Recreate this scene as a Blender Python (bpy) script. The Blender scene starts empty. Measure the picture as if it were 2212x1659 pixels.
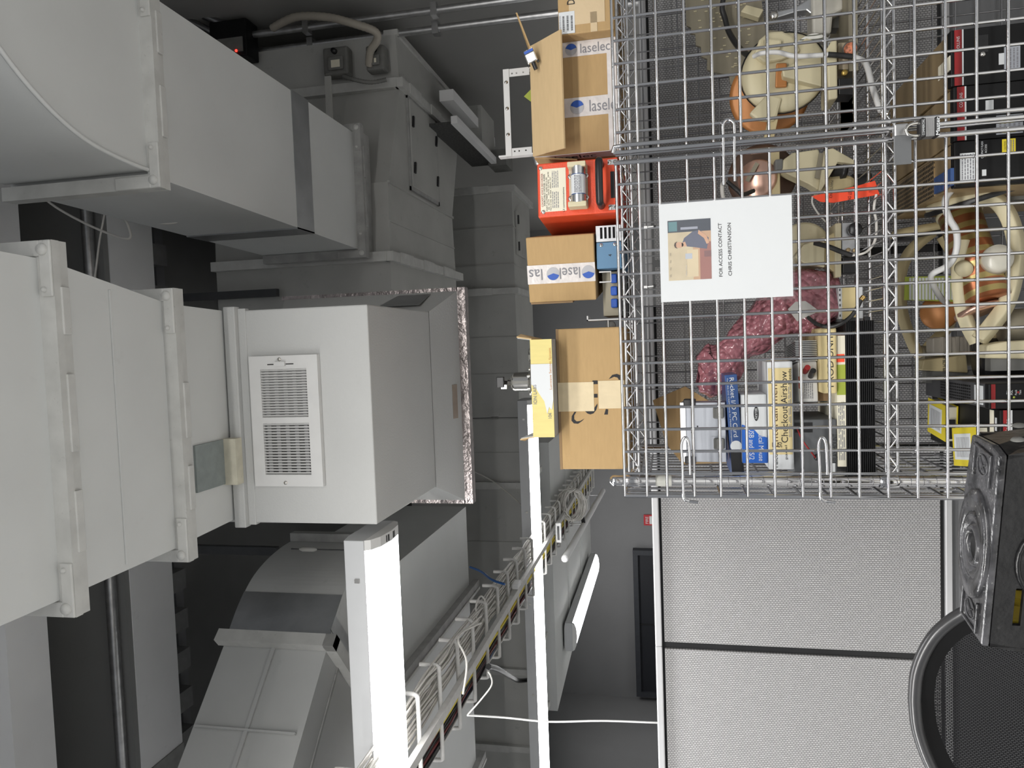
import bpy, math, random
from mathutils import Vector as V, Matrix
R_ = random.Random(7)
scn = bpy.context.scene
COL = scn.collection
EYE = 1.60
# ---------------------------------------------------------------- camera
F_PX = 1600.0
dY = V((337, 94.5, 1600)).normalized()            # room depth axis seen by the camera (right, up, forward)
dZ = V((-7681, -195, 1600)); dZ = (dZ - dZ.dot(dY)*dY).normalized()
dX = dY.cross(dZ)
dX = V((dY.y*dZ.z-dY.z*dZ.y, dY.z*dZ.x-dY.x*dZ.z, dY.x*dZ.y-dY.y*dZ.x))
if dX.y < 0: dX = -dX                             # world right is up in the turned picture
def cam2w(c): return V((dX.dot(c), dY.dot(c), dZ.dot(c)))
CR, CU, CF = cam2w(V((1,0,0))), cam2w(V((0,1,0))), cam2w(V((0,0,1)))
cam = bpy.data.cameras.new('camera'); cam.sensor_fit = 'HORIZONTAL'; cam.sensor_width = 36.0
cam.lens = 36.0*F_PX/2212.0; cam.clip_start = .05; cam.clip_end = 60
co = bpy.data.objects.new('camera', cam); COL.objects.link(co)
m = Matrix((CR, CU, -CF)).transposed().to_4x4(); m.translation = (0, 0, EYE); co.matrix_world = m
scn.camera = co
# ---------------------------------------------------------------- light
scn.view_settings.view_transform = 'Standard'; scn.view_settings.look = 'None'
scn.view_settings.gamma = 1; scn.view_settings.use_curve_mapping = False
scn.view_settings.exposure = 0.0
wd = bpy.data.worlds.new('world'); scn.world = wd; wd.use_nodes = True
wd.node_tree.nodes['Background'].inputs[0].default_value = (.93, .96, 1, 1)
wd.node_tree.nodes['Background'].inputs[1].default_value = .30
def lamp(name, loc, rot, sx, sy, power, col=(1, .98, .95)):
    l = bpy.data.lights.new(name, 'AREA'); l.shape = 'RECTANGLE'; l.size = sx; l.size_y = sy
    l.energy = power; l.color = col
    o = bpy.data.objects.new(name, l); COL.objects.link(o); o.location = loc; o.rotation_euler = rot
    return o
lamp('ceiling_light_behind_camera', (.2, -.35, 2.7), (math.radians(14), 0, 0), 2.4, .22, 62)
lamp('added_floor_bounce_light', (-.3, -2.5, 2.7), (0, 0, 0), 3.6, .22, 72)  # added unseen lamp; its floor bounce brightens the duct undersides
lamp('added_partition_light', (-1.7, .6, 2.75), (math.radians(8), 0, 0), 1.6, .2, 60)  # added out of view to brighten the partition
lamp('added_back_wall_light_left', (-3.0, 9.0, 3.2), (math.radians(12), 0, 0), 1.8, .25, 32)  # unseen lamp added so the left of the back wall is brighter
lamp('added_back_wall_light_right', (-.5, 8.2, 3.3), (math.radians(15), 0, 0), 1.8, .25, 46)  # added out of sight behind the cross duct to light the back wall

# ---------------------------------------------------------------- pixels <-> place
def ray(px, py): return (CR*((px-1106)/F_PX) + CU*(-(py-829.5)/F_PX) + CF)
def W(px, py, Y):
    d = ray(px, py); return V((0, 0, EYE)) + d*(Y/d.y)
def WZ(px, py, h):
    d = ray(px, py); return V((0, 0, EYE)) + d*(h/d.z)
def RECT(x0, x1, y0, y1, Y):
    """pixel rectangle -> (left X, right X, bottom Z, top Z) on the plane Y"""
    xm, ym = (x0+x1)/2, (y0+y1)/2
    return (W(xm, y1, Y).x, W(xm, y0, Y).x, W(x1, ym, Y).z, W(x0, ym, Y).z)

# ---------------------------------------------------------------- meshes
class MB:
    def __init__(s): s.v = []; s.f = []; s.sm = []
    def add(s, vs, fs, smooth=False):
        n = len(s.v); s.v += [tuple(p) for p in vs]
        for f in fs: s.f.append([i+n for i in f]); s.sm.append(smooth)
        return s
    def box(s, x0, x1, y0, y1, z0, z1):
        v = [(x, y, z) for x in (x0, x1) for y in (y0, y1) for z in (z0, z1)]
        return s.add(v, [(0,1,3,2),(4,6,7,5),(0,4,5,1),(2,3,7,6),(0,2,6,4),(1,5,7,3)])
    def cbox(s, c, sx, sy, sz): return s.box(c[0]-sx/2, c[0]+sx/2, c[1]-sy/2, c[1]+sy/2, c[2]-sz/2, c[2]+sz/2)
    def prism(s, poly, off):
        poly = [V(p) for p in poly]; off = V(off); n = len(poly)
        nn = sum(((poly[i]-poly[0]).cross(poly[i+1]-poly[0]) for i in range(1, n-1)), V())
        if nn.dot(off) > 0: poly = poly[::-1]
        v = poly + [p+off for p in poly]
        return s.add(v, [tuple(range(n)), tuple(range(2*n-1, n-1, -1))] + [((i+1) % n, i, n+i, n+(i+1) % n) for i in range(n)])
    def bar(s, a, b, w, h, up=(0,0,1)):
        """rectangular bar from a to b, w sideways, h along up"""
        a, b = V(a), V(b); d = (b-a).normalized(); u = V(up); u = (u-u.dot(d)*d).normalized(); r = d.cross(u)
        v = [p+r*i*w/2+u*j*h/2 for p in (a, b) for i, j in ((-1,-1),(1,-1),(1,1),(-1,1))]
        return s.add(v, [(0,1,2,3)[::1],(7,6,5,4),(0,4,5,1),(1,5,6,2),(2,6,7,3),(3,7,4,0)])
    def tube(s, pts, r, n=8, closed=False, caps=True):
        pts = [V(p) for p in pts]; m_ = len(pts); rs = r if isinstance(r, (list, tuple)) else [r]*m_
        vs = []; u = None
        for i, p in enumerate(pts):
            a = pts[i-1] if (i or closed) else p; b = pts[(i+1) % m_] if (i < m_-1 or closed) else p
            d = b-a; d = d.normalized() if d.length > 1e-9 else V((0,0,1))
            if u is None:
                u = d.cross(V((0,0,1)) if abs(d.z) < .9 else V((1,0,0)))
            u = (u-u.dot(d)*d).normalized(); w = d.cross(u)
            for k in range(n):
                t = 2*math.pi*k/n; vs.append(p+(u*math.cos(t)+w*math.sin(t))*rs[i])
        fs = []
        for i in range(m_ if closed else m_-1):
            j = (i+1) % m_
            for k in range(n): fs.append((i*n+k, i*n+(k+1) % n, j*n+(k+1) % n, j*n+k))
        s.add(vs, fs, True)
        if caps and not closed:
            s.add(vs[:n], [tuple(range(n-1, -1, -1))]); s.add(vs[-n:], [tuple(range(n))])
        return s
    def cyl(s, a, b, r, r2=None, n=16): return s.tube([a, b], [r, r if r2 is None else r2], n)
    def lathe(s, prof, o=(0,0,0), ax=(0,0,1), n=24):
        """profile [(radius, along)] turned about axis ax through o"""
        o = V(o); ax = V(ax).normalized(); u = ax.cross(V((1,0,0)) if abs(ax.x) < .9 else V((0,1,0))).normalized(); w = ax.cross(u)
        vs = [o+ax*z+(u*math.cos(2*math.pi*k/n)+w*math.sin(2*math.pi*k/n))*max(r, 1e-5) for r, z in prof for k in range(n)]
        fs = [(i*n+k, i*n+(k+1) % n, (i+1)*n+(k+1) % n, (i+1)*n+k) for i in range(len(prof)-1) for k in range(n)]
        return s.add(vs, fs, True)
    def grid(s, fn, nu, nv, smooth=True):
        vs = [fn(i/nu, j/nv) for i in range(nu+1) for j in range(nv+1)]
        return s.add(vs, [(i*(nv+1)+j, (i+1)*(nv+1)+j, (i+1)*(nv+1)+j+1, i*(nv+1)+j+1) for i in range(nu) for j in range(nv)], smooth)
    def ball(s, c, r, n=12, sq=(1,1,1)):
        c = V(c)
        return s.grid(lambda a, b: (c.x+r*sq[0]*math.sin(math.pi*a)*math.cos(2*math.pi*b), c.y+r*sq[1]*math.sin(math.pi*a)*math.sin(2*math.pi*b), c.z-r*sq[2]*math.cos(math.pi*a)), n//2, n)
    def xf(s, mat):
        s.v = [tuple(mat @ V(p)) for p in s.v]; return s
    def mesh(s, name):
        me = bpy.data.meshes.new(name); me.from_pydata(s.v, [], s.f)
        me.polygons.foreach_set('use_smooth', s.sm); me.update(); return me
    def build(s, name, mt, parent=None, loc=None, rz=0, bev=0, rel=None):
        """one mesh object; rel: vertices are in place coordinates, the origin goes to rel"""
        if rel is not None:
            r = V(rel); s.v = [tuple(V(p)-r) for p in s.v]
        o = bpy.data.objects.new(name, s.mesh(name)); COL.objects.link(o)
        o.data.materials.append(mt)
        if parent is not None: o.parent = parent
        elif rel is not None: o.location = rel
        if loc is not None: o.location = loc
        if rz: o.rotation_euler = (0, 0, rz)
        if bev:
            b = o.modifiers.new('bevel', 'BEVEL'); b.width = bev; b.segments = 2; b.limit_method = 'ANGLE'; b.angle_limit = .6
        return o
def Bx(*a): return MB().box(*a)
def tag(o, label, cat, group=None):
    o['label'] = label; o['category'] = cat
    if group: o['group'] = group
    return o
def struct(o): o['kind'] = 'structure'; return o
def thing(name, label, cat, loc=(0,0,0), rz=0, group=None, rot=None):
    o = bpy.data.objects.new(name, None); COL.objects.link(o); o.location = loc; o.rotation_euler = rot or (0, 0, rz)
    o.empty_display_size = .05
    return tag(o, label, cat, group)
def copy_of(o, parent, loc=None, name=None):
    c = o.copy(); COL.objects.link(c); c.parent = parent
    if loc is not None: c.location = loc
    return c

# ---------------------------------------------------------------- materials
def _nt(name):
    mt = bpy.data.materials.new(name); mt.use_nodes = True; nt = mt.node_tree
    return mt, nt, nt.nodes['Principled BSDF'], nt.nodes, nt.links
def c4(c): return (c[0], c[1], c[2], 1)
def mat(name, col, rough=.5, metal=0., var=.12, scale=18., bump=0., bscale=120., dirt=0., spec=.5, dcol=(.05,.05,.05), trans=0., alpha=1., stretch=None):
    """paint / plastic / metal with a cloudy tint, optional dirt specks and fine relief"""
    mt, nt, b, N, L = _nt(name)
    tc = N.new('ShaderNodeTexCoord'); src = tc.outputs['Object']
    if stretch:
        mp = N.new('ShaderNodeMapping'); mp.inputs['Scale'].default_value = stretch; L.new(src, mp.inputs[0]); src = mp.outputs[0]
    nz = N.new('ShaderNodeTexNoise'); nz.inputs['Scale'].default_value = scale; nz.inputs['Detail'].default_value = 5; L.new(src, nz.inputs['Vector'])
    rp = N.new('ShaderNodeValToRGB'); L.new(nz.outputs[0], rp.inputs[0])
    rp.color_ramp.elements[0].position = .3; rp.color_ramp.elements[1].position = .7
    rp.color_ramp.elements[0].color = c4([max(0, x*(1-var)) for x in col]); rp.color_ramp.elements[1].color = c4([min(1, x*(1+var)) for x in col])
    out = rp.outputs[0]
    if dirt:
        n2 = N.new('ShaderNodeTexNoise'); n2.inputs['Scale'].default_value = scale*3.1; n2.inputs['Detail'].default_value = 9; n2.inputs['Roughness'].default_value = .7; L.new(src, n2.inputs['Vector'])
        r2 = N.new('ShaderNodeValToRGB'); r2.color_ramp.elements[0].position = .62; r2.color_ramp.elements[1].position = .74
        r2.color_ramp.elements[1].color = (dirt, dirt, dirt, 1); L.new(n2.outputs[0], r2.inputs[0])
        mx = N.new('ShaderNodeMixRGB'); L.new(r2.outputs[0], mx.inputs[0]); L.new(out, mx.inputs[1]); mx.inputs[2].default_value = c4(dcol); out = mx.outputs[0]
    L.new(out, b.inputs['Base Color'])
    b.inputs['Roughness'].default_value = rough; b.inputs['Metallic'].default_value = metal; b.inputs['Specular IOR Level'].default_value = spec
    if trans: b.inputs['Transmission Weight'].default_value = trans
    if alpha < 1: b.inputs['Alpha'].default_value = alpha
    if bump:
        n3 = N.new('ShaderNodeTexNoise'); n3.inputs['Scale'].default_value = bscale; n3.inputs['Detail'].default_value = 3; L.new(src, n3.inputs['Vector'])
        bp = N.new('ShaderNodeBump'); bp.inputs['Strength'].default_value = bump; bp.inputs['Distance'].default_value = .004; L.new(n3.outputs[0], bp.inputs['Height']); L.new(bp.outputs[0], b.inputs['Normal'])
    return mt
def emit(name, col, st):
    mt, nt, b, N, L = _nt(name)
    b.inputs['Base Color'].default_value = c4(col); b.inputs['Emission Color'].default_value = c4(col); b.inputs['Emission Strength'].default_value = st
    return mt
def weave(name, c0, c1, sx, sz, bump=.6):
    """small staggered weave for the partition cloth"""
    mt, nt, b, N, L = _nt(name)
    tc = N.new('ShaderNodeTexCoord'); sp = N.new('ShaderNodeSeparateXYZ'); L.new(tc.outputs['Object'], sp.inputs[0])
    cb = N.new('ShaderNodeCombineXYZ'); L.new(sp.outputs[2], cb.inputs[0]); L.new(sp.outputs[0], cb.inputs[1])
    br = N.new('ShaderNodeTexBrick'); br.inputs['Scale'].default_value = 1; br.inputs['Brick Width'].default_value = sx; br.inputs['Row Height'].default_value = sz
    br.inputs['Mortar Size'].default_value = sz*.17; br.inputs['Mortar Smooth'].default_value = .6; br.inputs['Color1'].default_value = c4(c0); br.inputs['Color2'].default_value = c4([x*.9 for x in c0]); br.inputs['Mortar'].default_value = c4(c1)
    L.new(cb.outputs[0], br.inputs['Vector'])
    nz = N.new('ShaderNodeTexNoise'); nz.inputs['Scale'].default_value = 5; L.new(tc.outputs['Object'], nz.inputs['Vector'])
    mx = N.new('ShaderNodeMixRGB'); mx.blend_type = 'MULTIPLY'; mx.inputs[0].default_value = .25; L.new(br.outputs[0], mx.inputs[1]); L.new(nz.outputs[1], mx.inputs[2])
    L.new(br.outputs[0], b.inputs['Base Color']); b.inputs['Roughness'].default_value = .95; b.inputs['Specular IOR Level'].default_value = .1
    bp = N.new('ShaderNodeBump'); bp.invert = True; bp.inputs['Strength'].default_value = bump; bp.inputs['Distance'].default_value = .002; L.new(br.outputs['Fac'], bp.inputs['Height']); L.new(bp.outputs[0], b.inputs['Normal'])
    return mt
def stripes(name, c0, c1, freq, axis, rough=.35, metal=0., width=.5):
    mt, nt, b, N, L = _nt(name)
    tc = N.new('ShaderNodeTexCoord'); wv = N.new('ShaderNodeTexWave'); wv.bands_direction = axis; wv.inputs['Scale'].default_value = freq; L.new(tc.outputs['Object'], wv.inputs['Vector'])
    rp = N.new('ShaderNodeValToRGB'); rp.color_ramp.elements[0].position = width-.03; rp.color_ramp.elements[1].position = width+.03
    rp.color_ramp.elements[0].color = c4(c0); rp.color_ramp.elements[1].color = c4(c1); L.new(wv.outputs[1], rp.inputs[0]); L.new(rp.outputs[0], b.inputs['Base Color'])
    b.inputs['Roughness'].default_value = rough; b.inputs['Metallic'].default_value = metal
    return mt
M = {}
M['duct'] = mat('white_painted_duct', (.61,.62,.61), .5, var=.04, scale=3, bump=.05, bscale=40, dirt=.12, dcol=(.3,.3,.29))
M['ductbox'] = mat('white_painted_plenum', (.52,.525,.515), .5, var=.03, scale=3, bump=.18, bscale=160, dirt=.18, dcol=(.36,.36,.35))
M['duct_shaded'] = mat('shade_toned_white_duct', (.47,.475,.465), .5, var=.06, scale=3, bump=.08, bscale=40, dirt=.3, dcol=(.2,.2,.19))  # white duct, base colour lowered to carry the curved duct's shade
M['ahu'] = mat('dusty_painted_duct', (.42,.42,.40), .55, var=.08, scale=4, bump=.06, bscale=30, dirt=.5, dcol=(.16,.16,.15))
M['flange'] = mat('painted_flange', (.52,.52,.50), .5, var=.08, scale=20, dirt=.45, dcol=(.15,.15,.14), bump=.1, bscale=60)
M['flange2'] = mat('dirty_flange', (.33,.33,.32), .55, var=.15, scale=20, dirt=.7, dcol=(.07,.07,.07))
M['foil'] = mat('aluminium_foil_tape', (.42,.43,.44), .3, .85, var=.18, scale=6, bump=.2, bscale=40)
M['galv'] = mat('galvanised_steel', (.5,.5,.5), .35, .9, var=.15, scale=30)
M['ceil'] = mat('dark_grey_ceiling', (.17,.17,.168), .8, var=.1, scale=3)
M['wall'] = mat('grey_wall_paint', (.19,.193,.20), .75, var=.04, scale=2, bump=.03)
M['wallR'] = mat('warm_grey_wall_paint', (.30,.296,.285), .75, var=.04, scale=2, bump=.03)
M['beam'] = mat('white_painted_beam', (.82,.82,.82), .6, var=.04, scale=3, dirt=.1)
M['floor'] = mat('grey_floor', (.66,.66,.65), .6, var=.06, scale=4)
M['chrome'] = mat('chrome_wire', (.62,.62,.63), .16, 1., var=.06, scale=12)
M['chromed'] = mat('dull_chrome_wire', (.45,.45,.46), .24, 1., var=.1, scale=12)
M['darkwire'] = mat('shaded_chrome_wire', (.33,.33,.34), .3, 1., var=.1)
M['card'] = mat('brown_cardboard', (.45,.305,.15), .85, var=.035, scale=26, bump=.12, bscale=220, stretch=(1,1,6), spec=.15)
M['card2'] = mat('pale_cardboard', (.56,.41,.23), .85, var=.03, scale=26, bump=.1, bscale=220, stretch=(1,1,6), spec=.15)
M['cardin'] = mat('cardboard_inside', (.26,.17,.09), .9, var=.1, scale=20)
M['tape'] = mat('clear_pinkish_tape', (.66,.62,.60), .28, var=.12, scale=30, bump=.5, bscale=45)
M['kraft'] = mat('masking_paper_tape', (.66,.55,.36), .7, var=.06, scale=30, bump=.5, bscale=28)
M['ctape'] = mat('beige_packing_tape', (.62,.48,.30), .35, var=.04, scale=12, bump=.1)
M['white'] = mat('white_plastic', (.66,.66,.65), .45, var=.03)
M['paper'] = mat('white_paper', (.66,.68,.69), .8, var=.015, scale=6, spec=.15)
M['offpaper'] = mat('cream_paper', (.78,.74,.60), .8, var=.03)
M['ink'] = mat('black_ink', (.015,.015,.017), .7, var=0)
M['grayink'] = mat('grey_print', (.22,.22,.24), .7, var=.1)
M['blue'] = mat('logo_blue', (.02,.09,.42), .5, var=.1)
M['red'] = mat('orange_red_paint', (.72,.075,.025), .38, var=.05, scale=60, bump=.12, bscale=300)
M['black'] = mat('black_plastic', (.014,.014,.015), .35, var=.2)
M['black2'] = mat('black_painted_metal', (.005,.005,.0055), .5, var=.3, spec=.3)
M['alu'] = mat('brushed_aluminium', (.62,.63,.64), .32, 1., var=.08, scale=60, stretch=(1,12,1))
M['alupaint'] = mat('silver_grey_panel', (.40,.42,.46), .4, .35, var=.05, scale=3)
M['cream'] = mat('cream_fibreglass', (.60,.54,.36), .5, var=.07, scale=8, dirt=.15, dcol=(.4,.24,.08))
M['creamd'] = mat('aged_cream_fibreglass', (.55,.46,.26), .5, var=.12, scale=8, dirt=.2, dcol=(.35,.2,.06))
M['copper'] = mat('copper_plate', (.72,.46,.36), .3, .8, var=.12, scale=30, dirt=.6, dcol=(.14,.07,.04))
M['coppero'] = mat('copper_orange_disc', (.45,.19,.06), .45, .3, var=.08)
M['brown'] = mat('dark_brown_disc', (.10,.055,.035), .6, var=.2)
M['olive'] = mat('olive_drab_metal', (.30,.27,.20), .5, .4, var=.06)
M['bronze'] = mat('bronze_anodised_panel', (.42,.31,.17), .42, .45, var=.12, scale=3)
M['yellow'] = mat('yellow_label', (.72,.58,.03), .6, var=.04)
M['yell2'] = mat('pale_yellow_cardboard', (.70,.60,.24), .75, var=.05, scale=12, bump=.1, stretch=(6,1,1))
M['manila'] = mat('manila_paper', (.68,.56,.29), .8, var=.05)
M['silver'] = mat('polished_metal', (.72,.70,.66), .14, 1., var=.05)
M['blue2'] = mat('steel_blue_paint', (.10,.22,.36), .45, var=.05)
M['boxblue'] = mat('printed_blue', (.02,.12,.50), .35, var=.04)
M['boxnavy'] = mat('printed_navy', (.035,.085,.24), .35, var=.05)
M['green'] = mat('lime_green_print', (.34,.40,.05), .6, var=.05)
M['redlab'] = mat('red_label', (.29,.013,.015), .5, var=.05)
M['tagred'] = mat('fluorescent_red_tag', (.95,.085,.03), .6, var=.02)
M['cab'] = mat('white_cable', (.62,.60,.56), .5, var=.06)
M['cabk'] = mat('black_cable', (.02,.02,.02), .45, var=.2)
M['caby'] = mat('yellow_cable', (.78,.62,.05), .5, var=.06)
M['cabr'] = mat('dark_red_cable', (.16,.03,.03), .5, var=.1)
M['cabb'] = mat('blue_cable', (.02,.09,.28), .45, var=.06)
M['traypaint'] = mat('white_tray_paint', (.60,.59,.57), .5, var=.08, scale=30, dirt=.5, dcol=(.2,.17,.13))
M['lens'] = emit('glowing_diffuser', (1, 1, 1), 14.0)
M['housing'] = mat('white_lamp_housing', (.48,.49,.50), .4, var=.02)
M['cloth'] = weave('partition_cloth', (.50,.495,.495), (.17,.167,.17), .0094, .0062)
M['rail'] = mat('silver_rail', (.60,.60,.61), .35, .3, var=.02)
M['heatsink'] = mat('black_heatsink', (.006,.006,.007), .5, var=.3)
M['navy'] = mat('dark_navy_door', (.008,.0095,.014), .55, var=.05)
M['patch'] = mat('grey_green_putty', (.24,.27,.265), .7, var=.1, scale=30, dirt=.4, dcol=(.5,.5,.45))
M['flex'] = mat('beige_flexible_conduit', (.36,.33,.28), .5, var=.06)
M['flexd'] = mat('dusty_grey_casing', (.16,.16,.15), .6, var=.15, scale=20)
# ---------------------------------------------------------------- lettering
def text_mesh(s, width=None, height=None, bold=0.):
    cu = bpy.data.curves.new('t', 'FONT'); cu.body = s; cu.size = 1; cu.align_x = 'CENTER'; cu.align_y = 'CENTER'; cu.resolution_u = 3; cu.offset = bold
    o = bpy.data.objects.new('t', cu); COL.objects.link(o)
    me = bpy.data.meshes.new_from_object(o.evaluated_get(bpy.context.evaluated_depsgraph_get()))
    bpy.data.objects.remove(o); bpy.data.curves.remove(cu)
    xs = [v.co.x for v in me.vertices]; ys = [v.co.y for v in me.vertices]
    w, h = max(xs)-min(xs), max(ys)-min(ys); cx, cy = (max(xs)+min(xs))/2, (max(ys)+min(ys))/2
    k = width/w if width else height/h; k2 = height/h if height else k
    for v in me.vertices: v.co = ((v.co.x-cx)*k, (v.co.y-cy)*k2, 0)
    return me
def lettering(s, parent, loc, width=None, height=None, mt=None, roll=0., face='front', name='lettering', bold=0., ex=None):
    """flat print; face front = facing -Y, reading left to right when roll = 0"""
    me = text_mesh(s, width, height, bold); me.name = name
    o = bpy.data.objects.new(name, me); COL.objects.link(o); me.materials.append(mt or M['ink'])
    base = Matrix.Rotation(math.pi/2, 4, 'X')
    if face == 'right': base = Matrix.Rotation(math.pi/2, 4, 'Z') @ base
    if face == 'left': base = Matrix.Rotation(-math.pi/2, 4, 'Z') @ base
    if face == 'top': base = Matrix.Identity(4)
    mm = Matrix.Translation(V(loc)) @ (ex.to_4x4() if ex else Matrix.Identity(4)) @ base @ Matrix.Rotation(roll, 4, 'Z')
    o.parent = parent; o.matrix_local = mm
    return o
def lines_of_print(parent, x0, x1, y, z0, z1, n, mt=None, name='printed_lines', vertical=False):
    """rows of small dashes standing for print too small to read"""
    mb = MB(); rr = random.Random(n*31+int(abs(x0)*1e4))
    for i in range(n):
        if not vertical:
            z = z0+(z1-z0)*(i+.5)/n; h = (z1-z0)/n*.22; x = x0
            while x < x1-.001:
                w = min(x1-x, (x1-x0)*rr.uniform(.06, .22)); mb.box(x, x+w*.8, y-.0003, y, z-h, z+h); x += w
        else:
            x = x0+(x1-x0)*(i+.5)/n; h = (x1-x0)/n*.22; z = z0
            while z < z1-.001:
                w = min(z1-z, (z1-z0)*rr.uniform(.06, .22)); mb.box(x-h, x+h, y-.0003, y, z, z+w*.8); z += w
    return mb.build(name, mt or M['grayink'], parent)
def sm_path(pts, k=6):
    """smooth curve through points"""
    p = [V(q) for q in pts]; out = []
    for i in range(len(p)-1):
        a, b, c, d = p[max(i-1, 0)], p[i], p[i+1], p[min(i+2, len(p)-1)]
        for j in range(k):
            t = j/k; out.append(.5*((2*b)+(c-a)*t+(2*a-5*b+4*c-d)*t*t+(3*b-a-3*c+d)*t**3))
    return out+[p[-1]]
# ================================================================ the room
struct(Bx(-5.2, 3.2, -5.0, 10.8, -.1, 0).build('floor', M['floor']))
wb = struct(Bx(-5.2, 1.7, 10.7, 10.85, 0, 5).build('wall_back', M['wall']))
struct(Bx(-5.35, -5.2, 3.5, 10.85, 0, 5).build('wall_left', M['wall']))
struct(Bx(1.66, 1.8, 1.2, 10.85, 0, 5).build('wall_right', M['wallR']))
cl = MB(); cl.box(-5.2, 1.7, 3.1, 10.85, 4.15, 4.25); cl.box(-5.2, 1.7, .9, 2.79, 4.5, 4.6)
ceil = struct(cl.build('ceiling', M['ceil']))
struct(Bx(-5.2, 1.66, 2.17, 2.35, 3.95, 4.5).build('trim_1', M['beam']))
# bulkhead beam: white underside, stained grey front
bk = struct(Bx(-5.2, 1.66, 2.80, 3.08, 3.95, 4.0).build('trim_2', M['beam']))
Bx(-5.2, 1.66, 2.77, 2.80, 3.955, 4.55).build('front_board', mat('stained_grey_board', (.24,.24,.235), .8, var=.1, scale=1.5, dirt=.25, dcol=(.03,.03,.03)), bk)
mb = Bx(-2.1, -1.86, 2.772, 2.795, 3.944, 3.951); mb.box(-2.1, -1.86, 2.80, 3.08, 3.944, 3.951)
mb.build('filled_joint', mat('grey_joint_filler', (.26,.26,.25), .8, var=.15, scale=20), bk)
rib = Bx(-.05, .05, 0, .14, 0, .15)
r0 = None
for i in range(22):
    if r0 is None: r0 = rib.build('deck_rib', mat('grey_steel_deck', (.20,.20,.20), .7), ceil, loc=(-3.3, 3.09, 3.99))
    else: copy_of(r0, ceil, (-3.3+i*.2, 3.09, 3.99))
Bx(-5.2, 1.66, 3.24, 3.30, 4.06, 4.14).build('deck_edge_angle', M['wall'], ceil)
# door at the far wall
d1 = struct(Bx(-5.05, -3.05, 10.60, 10.70, 0, 2.10).build('door_1', M['navy']))
mb = Bx(-5.12, -5.05, 10.56, 10.7, 0, 2.17); mb.box(-3.05, -2.98, 10.56, 10.7, 0, 2.17); mb.box(-5.05, -3.05, 10.56, 10.7, 2.10, 2.17)
mb.build('door_frame', mat('door_frame_grey', (.03,.033,.04), .5), d1)
Bx(-4.07, -4.055, 10.585, 10.6, 0, 2.09).build('door_gap', M['black'], d1)
# partition wall of the cubicle
PT, PB = 1.665, .80
def panel(n, x0, x1):
    p = struct(Bx(x0+.012, x1-.012, 2.42, 2.47, PB+.012, PT-.03).build('trim_%d' % n, M['cloth']))
    Bx(x0, x1, 2.405, 2.485, PT-.022, PT).build('top_rail', M['rail'], p, bev=.004)
    Bx(x0, x1, 2.43, 2.46, PT-.032, PT-.02).build('gasket', M['black'], p)
    mb = Bx(x0, x0+.010, 2.428, 2.47, PB, PT-.03); mb.box(x1-.010, x1, 2.428, 2.47, PB, PT-.03); mb.box(x0, x1, 2.428, 2.47, PB, PB+.011)
    mb.build('edge_gasket', M['black'], p)
    Bx(x0, x1, 2.415, 2.48, PB-.02, PB-.001).build('lower_rail', M['rail'], p, bev=.003)
    Bx(x0, x1, 2.44, 2.47, 0, PB-.02).build('base_board', M['wall'], p)
    return p
panel(3, -.995, .245); panel(4, -2.235, -.995); panel(5, .245, 1.485)
# ================================================================ ducts
def corner_bolt(parent, x, y, z, r=.013):
    MB().lathe([(0, -.006), (r*.8, -.005), (r, 0), (r, .003)], (x, y, z), (0, 1, 0), 16).build('bolt', M['flange'], parent)
def flange_frame(parent, x0, x1, z0, z1, Y, m_=None, p=.038, cl=.17, corners=True):
    m_ = m_ or M['flange']
    Bx(x0-p, x1+p, Y-.022, Y-.002, z0-p, z0).build('flange', m_, parent)
    Bx(x0-p, x1+p, Y+.002, Y+.022, z0-p+.004, z0).build('flange', m_, parent)
    Bx(x0-p, x0, Y-.022, Y+.022, z0, z1).build('flange', m_, parent); Bx(x1, x1+p, Y-.022, Y+.022, z0, z1).build('flange', m_, parent)
    x = x0+.1; i = 0
    while x < x1-.14:
        w = min(cl*(1 if i % 2 else .8), x1-.06-x)
        Bx(x, x+w, Y-.006, Y+.016, z0-p-.004, z0-p+.006).build('cleat', m_, parent, bev=.002); x += w+cl*.5; i += 1
    if corners:
        for s, cx in ((1, x0-p), (-1, x1+p)):
            Bx(min(cx, cx+s*.12), max(cx, cx+s*.12), Y-.027, Y-.021, z0-p, z0-p*.2).build('corner_plate', m_, parent, bev=.004)
            Bx(min(cx, cx+s*.034), max(cx, cx+s*.034), Y-.028, Y-.021, z0-p*.3, z0+.10).build('corner_plate', m_, parent, bev=.004)
            corner_bolt(parent, cx+s*.02, Y-.029, z0-p*.5); corner_bolt(parent, cx+s*.105, Y-.029, z0-p*.5, .006)
# -- duct above the return grille
O = V((-.15, 1.6, 2.91))
t = thing('supply_duct', 'wide white duct overhead joined onto the plenum with the grille', 'duct', O)
def rel(mb, name, mt, par=None, bev=0): return mb.build(name, mt, par or t, bev=bev, rel=O)
mb = MB(); z0, z1 = 2.91, 3.26
mb.prism([(-.517,1.37,z0),(.222,1.37,z0),(.147,1.76,z0),(-.511,1.76,z0)], (0,0,z1-z0)); rel(mb, 'tapered_body', M['duct'])
mb = MB().prism([(-.525,.35,z0),(.27,.35,z0),(.222,1.37,z0),(-.517,1.37,z0)], (0,0,z1-z0)); rel(mb, 'near_body', M['duct'])
mb = MB().prism([(-.511,1.76,z0+.004),(.147,1.76,z0+.004),(.137,2.03,z0+.004),(-.50,2.03,z0+.004)], (0,0,.35)); rel(mb, 'end_body', M['duct'])
rel(Bx(-.50, .17, 1.548, 1.556, z0-.003, z0+.001), 'cross_bead', M['duct'], bev=.002)
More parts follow.
